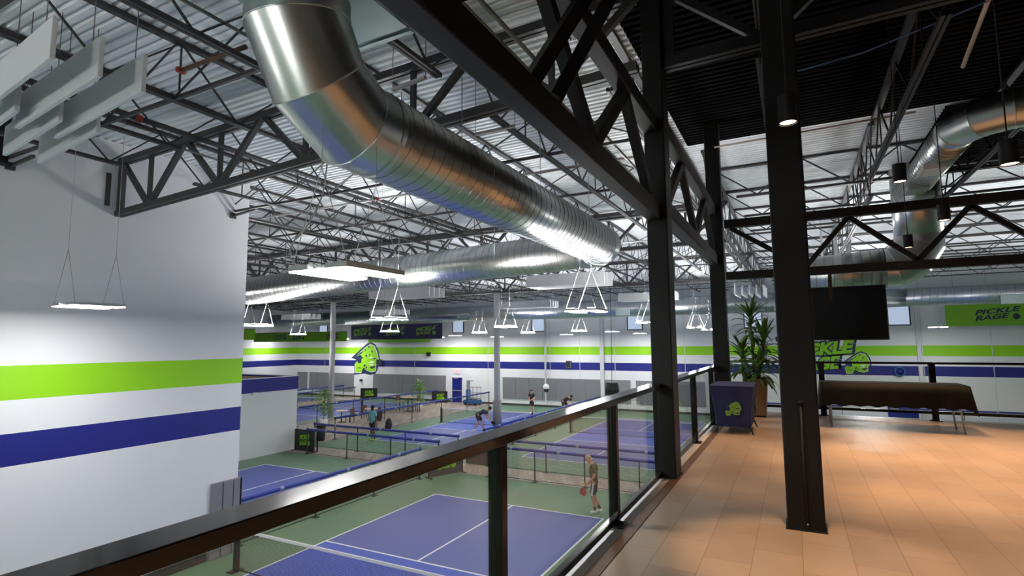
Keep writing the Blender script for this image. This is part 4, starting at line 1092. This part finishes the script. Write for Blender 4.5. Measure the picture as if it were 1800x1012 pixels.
t = thing('hanging_ball', 'white and black ball shaped bag hanging before the grey pad', 'hanging ball', tuple(q))
MB().ball((q.x, q.y, q.z), 0.25, 14).build('upper_half', 'white_paint', t)
MB().ball((q.x+0.02, q.y-0.02, q.z-0.2), 0.2, 14).build('lower_half', 'black', t)
MB().tube([(q.x, q.y, q.z+0.24), (q.x, q.y, DECK+0.02)], 0.012, 6).build('cord', 'pipe_white', t)

# ================================================================== ACOUSTIC PANELS
def baffle(label, a, b, z0, z1, thick=0.06, group=None, hang=DECK+0.02):
    a, b = Vector((a[0], a[1], 0)), Vector((b[0], b[1], 0)); c = (a+b)/2
    t = thing('acoustic_panel', label, 'acoustic panel', (c.x, c.y, z0), group)
    zm = (z0+z1)/2
    MB().bar(a+Vector((0, 0, zm)), b+Vector((0, 0, zm)), thick, z1-z0).build('board', 'baffle', t, bevel=0.008)
    for f_ in (0.1, 0.9):
        p = a+(b-a)*f_
        if hang > z1: MB().tube([p+Vector((0, 0, z1)), p+Vector((0, 0, hang))], 0.006, 5).build('hanger', 'pipe_grey', t)
    return t
g_ = 'pale acoustic panels over the near wall'
for (px, py), ln, lab in (((252, 161), 2.5, 'pale acoustic panel nearest the riser, upper row over the near wall'), ((176, 134), 2.5, 'pale acoustic panel in the middle of the upper row'), ((92, 103), 2.5, 'pale acoustic panel at the frame edge of the upper row'),
                         ((172, 233), 2.2, 'pale acoustic panel of the lower row touching the wall top'), ((106, 213), 2.2, 'middle pale acoustic panel of the lower row'), ((30, 196), 2.2, 'pale acoustic panel of the lower row at the frame edge')):
    q = at_z(px, py, 7.9)
    baffle(lab, (q.x, q.y), (max(q.x-ln, XW+0.1), q.y+0.24), 7.9, 8.34, 0.05, g_, DECK)
def cluster(name, px0, px1, z0, h, n, gap, z_at=None):
    a, b = at_z(px0[0], px0[1], z0), at_z(px1[0], px1[1], z0)
    L_ = max(2.4, (b-a).length*0.98); c = (a+b)/2
    for k in range(n):
        y = c.y+k*gap
        baffle('white acoustic panel %s' % (('nearest one, ' if k == 0 else 'second one, ' if k == 1 else 'third one, ' if k == 2 else 'last one, ')+name), (c.x-L_/2, y), (c.x+L_/2, y), z0, z0+h, group='acoustic panels '+name)
cluster('of the cluster below the duct bend', (918, 504), (1068, 500), 7.35, 0.5, 4, 0.35)
cluster('of the cluster above the crossed wire lamp', (652, 526), (752, 519), 7.3, 0.45, 4, 0.4)
cluster('of the cluster above the navy banner', (641, 553), (711, 553), 7.0, 0.35, 3, 0.5)
cluster('of the cluster beside the padded white column', (883, 543), (962, 538), 7.25, 0.4, 4, 0.4)
cluster('of the cluster half hidden by the near railing column', (1087, 530), (1188, 525), 7.3, 0.42, 3, 0.4)
cluster('of the cluster high in the far corner', (495, 562), (545, 560), 7.0, 0.4, 3, 0.5)
for k in range(5):
    q = at_d(1292+k*12.5, 518, 26)
    baffle('end-on white acoustic panel %s of the row above the dracaena' % ('first', 'second', 'third', 'fourth', 'fifth')[k], (q.x, q.y), (q.x+0.05, q.y+2.4), q.z, q.z+0.5, group='acoustic panels above the dracaena')
for k, (px, d) in enumerate(((1446, 17.5), (1472, 17.0), (1496, 16.6))):
    q = at_d(px, 455, d)
    baffle('end-on white acoustic panel %s behind the black truss over the screen' % ('first', 'second', 'third')[k], (q.x, q.y), (q.x+0.1, q.y+2.4), q.z+0.1, q.z+0.95, group='acoustic panels behind the truss')

# ================================================================== LIGHTS
def make_fixture():
    t = bpy.data.objects.new('pendant_light', None); COL.objects.link(t); t.empty_display_size = 0.1
    for s_ in (-1, 1):
        MB().box((s_*0.235-0.125, -0.39, 0.012), (s_*0.235+0.125, 0.39, 0.06)).build('housing', 'column_white', t)
        MB().box((s_*0.235-0.08, -0.37, 0.061), (s_*0.235+0.08, 0.37, 0.066)).build('top_diffuser', 'uplight', t)
        MB().box((s_*0.235-0.118, -0.38, 0.0), (s_*0.235+0.118, 0.38, 0.011)).build('diffuser', 'diffuser', t)
    for y in (-0.3, 0.3): MB().box((-0.11, y-0.02, 0.03), (0.11, y+0.02, 0.05)).build('cross_bar', 'column_white', t)
    return t
def add_wires(t, top, k=1.0):
    ap = min(0.95, min(top)-0.05)
    for y, tp in zip((-0.36, 0.36), top):
        MB().tube([(-0.34, y, 0.05), (0, y, ap), (0.34, y, 0.05)], 0.007*k, 5).tube([(0, y, ap-0.01), (0, y, tp)], 0.005*k, 5).build('wire', 'pipe_white').parent = t
def duct_over(x, y):
    """height of the underside of whatever duct hangs over a point, else of the roof deck"""
    if abs(x-DX) < DR and 2.6 < y < 13.6: return DZ-math.sqrt(DR*DR-(x-DX)**2)+0.02
    if x < DX and abs(y-12.97) < DR: return DZ-math.sqrt(DR*DR-(y-12.97)**2)-0.42*(x-DX)/(-17.5-DX)+0.02
    if abs(y-36.6) < 0.6: return 7.4-math.sqrt(0.36-(y-36.6)**2)+0.03
    return DECK+0.02
FXZ = 5.75
fx = [((157, 540), 'pendant light with twin bright panels before the near white wall'),
      ((612, 483), 'brightest twin panel pendant light below the silver cross duct'),
      ((1031, 548), 'twin panel pendant light just below the duct bend, over the glass'),
      ((684, 562), 'pendant light with crossed wires over the navy banner'),
      ((685, 583), 'pendant light glowing in front of the navy banner'),
      ((1140, 567), 'pendant light partly hidden by the near railing column'),
      ((1223, 576), 'pendant light between the two railing columns'),
      ((889, 575), 'pendant light in front of the padded white column'),
      ((453, 573), 'pendant light with crossed wires by the near wall corner'),
      ((1076, 583), 'pendant light with crossed wires above the hanging black cylinder'),
      ((1649, 575), 'pendant light beside the green banner at the frame edge'),
      ((524, 588), 'pendant light before the green corner banner'),
      ((843, 585), 'pendant light between the navy banner and padded column')]
far = [(480, 594), (572, 591), (592, 592), (603, 596), (770, 593), (800, 590), (874, 592), (928, 585), (1018, 582), (996, 588), (1125, 586), (1246, 580)]
proto = None
def place_fixture(x, y, z, label, group=None, up_on=True):
    global proto
    if proto is None: proto = make_fixture()
    o = proto.copy(); COL.objects.link(o)
    for ch in [c for c in proto.children if up_on or c.name.split('.')[0] != 'top_diffuser']:
        c = ch.copy(); COL.objects.link(c); c.parent = o
    add_wires(o, [duct_over(x, y+e)-z for e in (-0.36, 0.36)], 0.75 if y < 18 else 0.5)
    o.location = (x, y, z); o['label'] = label; o['category'] = 'pendant light'
    if 'group' in o: del o['group']
    if group: o['group'] = group
for (px, py), lab in fx:
    q = at_z(px, py, FXZ)
    if q.y > 38 or q.y < 0: q = at_y(px, py, 37.6)
    place_fixture(q.x, q.y, q.z, lab, None, 7 < q.y < 34)
for (px, py) in far:
    q = at_z(px, py, FXZ)
    if q.y > 38 or q.y < 0: q = at_y(px, py, 37.8)
    if q.x < -44.5: q = at_x(px, py, -44.5)
    place_fixture(q.x, q.y, q.z, 'small distant pendant light glowing before the back wall', 'distant pendant lights', q.y < 34)
# unseen lamps added outside or behind what the frame shows, to light the hall
for x, y in ((-3.9, -3.0), (-10.6, -3.0), (-3.9, -11.0), (-10.6, -11.0), (-3.9, -18.5), (-10.6, -18.5), (7.6, 20), (10.6, 29)):
    place_fixture(x, y, FXZ, 'pendant light added outside the picture to light the courts', 'added pendant lights out of frame', y < 34)
for x, y in ((1.9, 20), (2.8, 29)):  # added lamps, kept out of sight, to brighten the hall past the balcony
    place_fixture(x, y, FXZ, 'unseen pendant light added behind the hanging black screen', 'added pendant lights behind the screen', y < 34)
for x, y in ((-24, 12.4), (-38, 20)):  # added lamps out of sight that brighten the far side of the hall
    place_fixture(x, y, FXZ, 'unseen pendant light added behind the near white wall', 'added pendant lights behind the near wall', y < 34)
for c in list(proto.children): bpy.data.objects.remove(c)
bpy.data.objects.remove(proto)
# curved white feed cable of the bright lamp
q = at_z(528, 474, FXZ)
t = thing('feed_cable', 'white cable curving up from the brightest pendant light to the roof', 'cable', (q.x, q.y, FXZ))
pts = [(522, 468), (511, 455), (510, 437), (520, 418), (538, 400), (556, 370), (566, 345), (571, 325)]
cp = [at_d(p[0], p[1], 5.2+k*0.33) for k, p in enumerate(pts)]
MB().tube(cp+[(cp[-1].x, cp[-1].y+0.2, DECK+0.02)], 0.010, 6).build('cord', 'pipe_white', t)

def downlight(label, x, y, z, r=0.068, h=0.2, top=DECK+0.02, spot=True, group=None, cone=66):
    t = thing('cylinder_downlight', label, 'downlight', (x, y, z), group)
    MB().tube([(x, y, z), (x, y, z+0.001)], r*0.9, 24).build('lens', 'bulb_warm', t)
    b = MB().tube([(x, y, z-0.012), (x, y, z+h)], r, 28, False)
    b.tube([(x, y, z+h-0.004), (x, y, z+h)], r, 28); b.build('housing', 'steel_black', t)
    MB().tube([(x, y, z+h), (x, y, top)], 0.006, 6).build('stem', 'steel_black', t)
    if spot:
        ld = bpy.data.lights.new('downlight_beam', 'SPOT'); ld.energy = SPOT_POWER; ld.color = (1.0, 0.62, 0.34); ld.spot_size = R(cone); ld.spot_blend = 0.6; ld.shadow_soft_size = 0.05
        lo = bpy.data.objects.new('downlight_beam', ld); COL.objects.link(lo); lo.parent = t; lo.location = (0, 0, -0.02)
q = at_d(1385, 214, 3.95)
downlight('black cylinder downlight hanging before the free standing column', q.x, q.y, q.z, r=0.06, cone=40)
q = at_d(1775, 287, 4.6); downlight('largest black cylinder downlight near the frame edge', q.x, q.y, q.z)
q = at_d(1660, 386, 7.0); downlight('black cylinder downlight between the truss diagonals', q.x, q.y, q.z)
q = at_d(1597, 434, 8.9); downlight('smallest black cylinder downlight just above the lower truss chord', q.x, min(q.y, 10.9), q.z)
q = at_d(1582, 318, 6.4); downlight('unlit looking black cylinder downlight before the slim duct', q.x, q.y, q.z)
for x, y in ((1.75, 3.2), (0.0, 1.6), (1.75, 0.4), (3.6, 3.2), (3.6, 6.0), (3.6, 8.8), (3.5, 10.0), (0.0, 7.6), (0.0, 9.6), (5.4, 6), (5.4, 9), (0, -2), (3, -2)):  # unseen downlights added to extend the balcony rows and light its floor
    downlight('black cylinder downlight added to the balcony rows outside the picture', x, y, 7.0, group='added balcony downlights out of frame') if y < 6.5 or x > 3 else downlight('unseen black cylinder downlight added behind the free standing column', x, y, 7.9, group='added downlights behind the column')

# ================================================================== PEOPLE
def skin_mesh(verts, edges, radii, root, name, m, parent, sub=2):
    """grow a smooth surface round a skeleton and link it as one mesh"""
    me = bpy.data.meshes.new(name+'_skeleton'); me.from_pydata([Vector(v) for v in verts], edges, [])
    ob = bpy.data.objects.new(name+'_skeleton', me); COL.objects.link(ob)
    ob.modifiers.new('skin', 'SKIN').use_smooth_shade = True
    if not me.skin_vertices: 
        bpy.context.view_layer.update()
    for i, v in enumerate(me.skin_vertices[0].data):
        r = radii[i]; v.radius = r if isinstance(r, tuple) else (r, r); v.use_root = (i == root)
    s_ = ob.modifiers.new('sub', 'SUBSURF'); s_.levels = sub; s_.render_levels = sub
    bpy.context.view_layer.update()
    dg = bpy.context.evaluated_depsgraph_get()
    nm = bpy.data.meshes.new_from_object(ob.evaluated_get(dg)); nm.name = name
    bpy.data.objects.remove(ob); 
    for p in nm.polygons: p.use_smooth = True
    nm.materials.clear(); nm.materials.append(M[m])
    o = bpy.data.objects.new(name, nm); COL.objects.link(o)
    if parent is not None: o.parent = parent
    return o
def person(label, x, y, facing, J, H, skin='skin', shirt='shirt_black', shorts='shorts_dark', shoes='shoe_white', hair='hair_dark', socks=None, stripe=False):
    """J: joints in metres for a 1.75 m figure facing +y: pelvis, chest, neck, head, shoulders, elbows, wrists, hips, knees, ankles"""
    k = H/1.75
    t = thing('person', label, 'person', (x, y, 0)); t.rotation_euler = (0, 0, facing)
    V = {n: Vector(p)*k for n, p in J.items()}
    names, verts, edges, rad = {}, [], [], []
    def add(n, p, r, par=None):
        names[n] = len(verts); verts.append(Vector(p)); rad.append(r*k if not isinstance(r, tuple) else (r[0]*k, r[1]*k))
        if par: edges.append((names[par], names[n]))
    add('pelvis', V['pelvis'], (0.135, 0.105))
    add('waist', V['pelvis'].lerp(V['chest'], 0.45), (0.125, 0.095), 'pelvis')
    add('chest', V['chest'], (0.15, 0.11), 'waist')
    add('neckbase', V['chest'].lerp(V['neck'], 0.75), (0.085, 0.075), 'chest')
    add('neck', V['neck'], 0.056, 'neckbase')
    hd = (V['head']-V['neck'])
    add('jaw', V['neck']+hd*0.38+Vector((0, 0.018*k, 0)), (0.066, 0.07), 'neck')
    add('skull', V['head'], (0.082, 0.098), 'jaw')
    add('crown', V['head']+hd.normalized()*0.07*k, (0.06, 0.07), 'skull')
    for s_ in ('L', 'R'):
        add('sh'+s_, V['sh'+s_], 0.062, 'neckbase')
        add('el'+s_, V['el'+s_], 0.043, 'sh'+s_)
        add('wr'+s_, V['wr'+s_], 0.028, 'el'+s_)
        d = (V['wr'+s_]-V['el'+s_]).normalized()
        sd = d.cross(Vector((0, 1, 0.2))).normalized(); 
        palm = V['wr'+s_]+d*0.065*k
        add('palm'+s_, palm, (0.036, 0.02), 'wr'+s_)
        bend = Vector((0, 0.55, 0))
        for fi, (o_, ln) in enumerate(((-0.027, 0.072), (-0.009, 0.082), (0.009, 0.078), (0.027, 0.062))):
            b0 = palm+d*0.028*k+sd*o_*k
            add('f%d%s' % (fi, s_), b0, 0.0105, 'palm'+s_)
            m1 = b0+(d+bend*0.25).normalized()*ln*0.5*k
            add('g%d%s' % (fi, s_), m1, 0.0095, 'f%d%s' % (fi, s_))
            add('h%d%s' % (fi, s_), m1+(d+bend*0.9).normalized()*ln*0.5*k, 0.0085, 'g%d%s' % (fi, s_))
        tb = V['wr'+s_]+d*0.035*k
        add('t0'+s_, tb+(Vector((0, 0.032, 0))+d*0.012)*k, 0.012, 'palm'+s_)
        add('t1'+s_, tb+(Vector((0, 0.055, 0))+d*0.045)*k, 0.0095, 't0'+s_)
    for s_ in ('L', 'R'):
        add('hp'+s_, V['hp'+s_], 0.092, 'pelvis')
        add('th'+s_, V['hp'+s_].lerp(V['kn'+s_], 0.5), 0.076, 'hp'+s_)
        add('kn'+s_, V['kn'+s_], 0.054, 'th'+s_)
        add('cf'+s_, V['kn'+s_].lerp(V['an'+s_], 0.35), 0.053, 'kn'+s_)
        add('an'+s_, V['an'+s_], 0.036, 'cf'+s_)
        toe = V['to'+s_]
        add('to'+s_, toe, (0.035, 0.028), 'an'+s_)
    skin_mesh(verts, edges, rad, 0, 'body', skin, t)
    # face: nose, eyes, brows, mouth, ears as small relief on the head
    hu = hd.normalized(); fd = (Vector((0, 1, 0))-hu*hu.y).normalized(); sdv = fd.cross(hu)
    c = V['head']
    fb = MB(); fb.ball(c+fd*0.098*k-hu*0.02*k, 0.017*k, 8, (0.7, 1.1, 1.2))
    for s_ in (-1, 1): fb.ball(c+sdv*0.083*k*s_-hu*0.015*k, 0.026*k, 8, (0.5, 0.8, 1.2))
    f_ = fb.build('nose_and_ears', skin); f_.parent = t
    eb = MB()
    for s_ in (-1, 1): eb.ball(c+fd*0.088*k+sdv*0.033*k*s_+hu*0.008*k, 0.010*k, 8)
    eb.ball(c+fd*0.085*k-hu*0.062*k, 0.02*k, 8, (1.1, 0.4, 0.25))
    e_ = eb.build('eyes_and_mouth', 'hair_dark'); e_.parent = t
    hb = MB(); hb.ball(c-fd*0.014*k+hu*0.035*k, 0.098*k, 16, (0.92, 1.04, 0.9)); h_ = hb.build('hair', hair, smooth=True); h_.parent = t
    # clothes
    vv = [V['pelvis']+(V['pelvis']-V['chest']).normalized()*0.11*k, V['pelvis'].lerp(V['chest'], 0.45), V['chest'], V['chest'].lerp(V['neck'], 0.72)]
    rr = [(0.172*k, 0.142*k), (0.156*k, 0.126*k), (0.168*k, 0.128*k), (0.1*k, 0.088*k)]
    ee = [(0, 1), (1, 2), (2, 3)]
    for s_ in ('L', 'R'):
        i = len(vv); vv += [V['sh'+s_], V['sh'+s_].lerp(V['el'+s_], 0.72)]; rr += [0.077*k, 0.066*k]; ee += [(3, i), (i, i+1)]
    skin_mesh(vv, ee, rr, 1, 'shirt', shirt, t)
    vv = [V['pelvis'].lerp(V['chest'], 0.12), V['pelvis']]; rr = [(0.14*k, 0.112*k), (0.15*k, 0.12*k)]; ee = [(0, 1)]
    for s_ in ('L', 'R'):
        i = len(vv); vv += [V['hp'+s_], V['hp'+s_].lerp(V['kn'+s_], 0.5), V['hp'+s_].lerp(V['kn'+s_], 0.9)]; rr += [0.105*k, 0.095*k, 0.088*k]; ee += [(1, i), (i, i+1), (i+1, i+2)]
    skin_mesh(vv, ee, rr, 1, 'shorts', shorts, t)
    if stripe:
        sb = MB()
        for s_ in ('L', 'R'):
            ox = 0.1*k*(1 if V['hp'+s_].x > 0 else -1)
            sb.bar(V['hp'+s_]+Vector((ox, 0.02, 0)), V['hp'+s_].lerp(V['kn'+s_], 0.88)+Vector((ox*0.9, 0.02, 0)), 0.05*k, 0.05*k)
        q_ = sb.build('side_stripes', 'stripe_white'); q_.parent = t
    for s_ in ('L', 'R'):
        an, to = V['an'+s_], V['to'+s_]
        d = (to-an); d.z = 0; d.normalize()
        vv = [an+Vector((0, 0, 0.01*k)), an-d*0.045*k+Vector((0, 0, -0.035*k)), an.lerp(to, 0.5)+Vector((0, 0, -0.008*k)), to+Vector((0, 0, 0.002))]
        skin_mesh(vv, [(0, 1), (0, 2), (2, 3)], [0.05*k, 0.045*k, 0.052*k, 0.043*k], 0, 'shoe', shoes, t, 2)
        if socks:
            skin_mesh([V['an'+s_]+Vector((0, 0, 0.02*k)), V['an'+s_].lerp(V['kn'+s_], 0.42)], [(0, 1)], [0.045*k, 0.056*k], 0, 'sock', socks, t, 1)
    return t, V
STAND = dict(pelvis=(0, 0, 0.95), chest=(0, 0.01, 1.27), neck=(0, 0.015, 1.5), head=(0, 0.04, 1.64), shL=(-0.18, 0, 1.41), shR=(0.18, 0, 1.41), elL=(-0.23, -0.02, 1.13), elR=(0.23, -0.02, 1.13),
             wrL=(-0.22, 0.1, 0.9), wrR=(0.22, 0.1, 0.9), hpL=(-0.09, 0, 0.91), hpR=(0.09, 0, 0.91), knL=(-0.1, 0.02, 0.5), knR=(0.1, 0.02, 0.5), anL=(-0.11, -0.03, 0.09), anR=(0.11, -0.03, 0.09), toL=(-0.13, 0.13, 0.045), toR=(0.13, 0.13, 0.045))
def pose(**kw):
    d = dict(STAND); d.update(kw); return d
def paddle(label, hand, tip_dir, m='paddle_red'):
    hand = Vector(hand); d = Vector(tip_dir).normalized(); sd = d.cross(Vector((0.2, 1, 0.1))).normalized(); n = sd.cross(d)
    t = thing('paddle', label, 'paddle', tuple(hand))
    MB().tube([hand-d*0.06, hand+d*0.08], 0.016, 10).build('grip', 'post_black', t)
    pts = [(-0.035, 0.0), (0.035, 0.0), (0.1, 0.06), (0.105, 0.2), (0.08, 0.25), (-0.08, 0.25), (-0.105, 0.2), (-0.1, 0.06)]
    MB().prism(pts, hand+d*0.08-n*0.007, sd, d, n, 0.014).build('blade', m, t, bevel=0.004)
def world_pt(t, p):
    c0, s0 = math.cos(t.rotation_euler.z), math.sin(t.rotation_euler.z)
    return Vector((t.location.x+p.x*c0-p.y*s0, t.location.y+p.x*s0+p.y*c0, t.location.z+p.z))
# man in brown shirt, near court: faces away to the left, weight forward
q = at_z(1046, 902, 0)
FACE = R(104)
t1, V = person('man in a dark brown shirt and striped shorts seen through the glass', q.x, q.y, FACE,
    pose(chest=(0, 0.05, 1.28), neck=(0, 0.10, 1.5), head=(0, 0.17, 1.62), wrL=(-0.2, 0.2, 0.92), wrR=(0.2, 0.12, 0.88), elR=(0.22, -0.08, 1.12), knL=(-0.09, 0.06, 0.51), anL=(-0.1, -0.02, 0.09), toL=(-0.12, 0.14, 0.045), knR=(0.1, 0.02, 0.5), anR=(0.11, -0.15, 0.09), toR=(0.14, 0.02, 0.045)),
    1.72, 'skin', 'shirt_brown', 'shorts_dark', 'shoe_white', 'hair_grey', 'sock_dark', True)
hp = world_pt(t1, V['wrL']); d0 = (V['wrL']-V['elL']).normalized()
hand = world_pt(t1, V['wrL']+d0*0.08)
paddle('red pickleball paddle held by the man in brown', hand, (-0.35, 0.1, -0.9))
bt = thing('ball', 'yellow pickleball held by the man in brown', 'ball', tuple(hand+Vector((-0.06, 0.02, 0.05))))
MB().ball(hand+Vector((-0.06, 0.02, 0.05)), 0.037, 14).build('shell', 'ball_yellow', bt)
# person in teal
q = at_z(655, 775, 0)
person('person in a teal shirt and navy shorts standing on the plank walkway side', q.x, q.y, R(165), pose(wrL=(-0.24, 0.02, 0.88), wrR=(0.24, 0.02, 0.88)), 1.86, 'skin_dark', 'shirt_teal', 'shorts_navy', 'shoe_yellow', 'hair_dark')
# bending player in dark clothes beside the white column
q = at_z(843, 757, 0)
bend_ = dict(pelvis=(0, -0.12, 0.86), chest=(0, 0.2, 1.02), neck=(0, 0.42, 1.12), head=(0, 0.55, 1.18), shL=(-0.18, 0.33, 1.06), shR=(0.18, 0.33, 1.06), elL=(-0.2, 0.42, 0.8), elR=(0.2, 0.42, 0.8), wrL=(-0.15, 0.58, 0.62), wrR=(0.15, 0.58, 0.62),
             hpL=(-0.1, -0.1, 0.82), hpR=(0.1, -0.1, 0.82), knL=(-0.14, 0.1, 0.48), knR=(0.14, 0.02, 0.48), anL=(-0.16, 0.12, 0.09), anR=(0.18, -0.3, 0.09), toL=(-0.18, 0.28, 0.045), toR=(0.2, -0.14, 0.045))
t2, V = person('player in dark grey bending forward in front of the padded white column', q.x, q.y, R(-75), bend_, 1.9, 'skin', 'shirt_grey', 'shorts_dark', 'shoe_white', 'hair_dark')
hand = world_pt(t2, V['wrR']+(V['wrR']-V['elR']).normalized()*0.08)
paddle('dark paddle held low by the bending player', hand, (0.5, 0.2, -0.4), 'post_black')
# standing player in black
q = at_z(935, 727, 0)
person('player in black standing at the far end of the players court', q.x, q.y, R(180), pose(elL=(-0.25, 0.02, 1.14), elR=(0.25, 0.02, 1.14), wrL=(-0.12, 0.22, 1.05), wrR=(0.12, 0.22, 1.05)), 1.72, 'skin', 'shirt_black', 'shorts_dark', 'shoe_white', 'hair_dark')
# crouched player partly hidden by the fence
q = at_z(1014, 722, 0)
person('player in black leaning forward behind the far blue fence rail', q.x-0.1, 36.6, R(-110), bend_ | {}, 1.9, 'skin', 'shirt_black', 'shorts_dark', 'shoe_white', 'hair_dark')
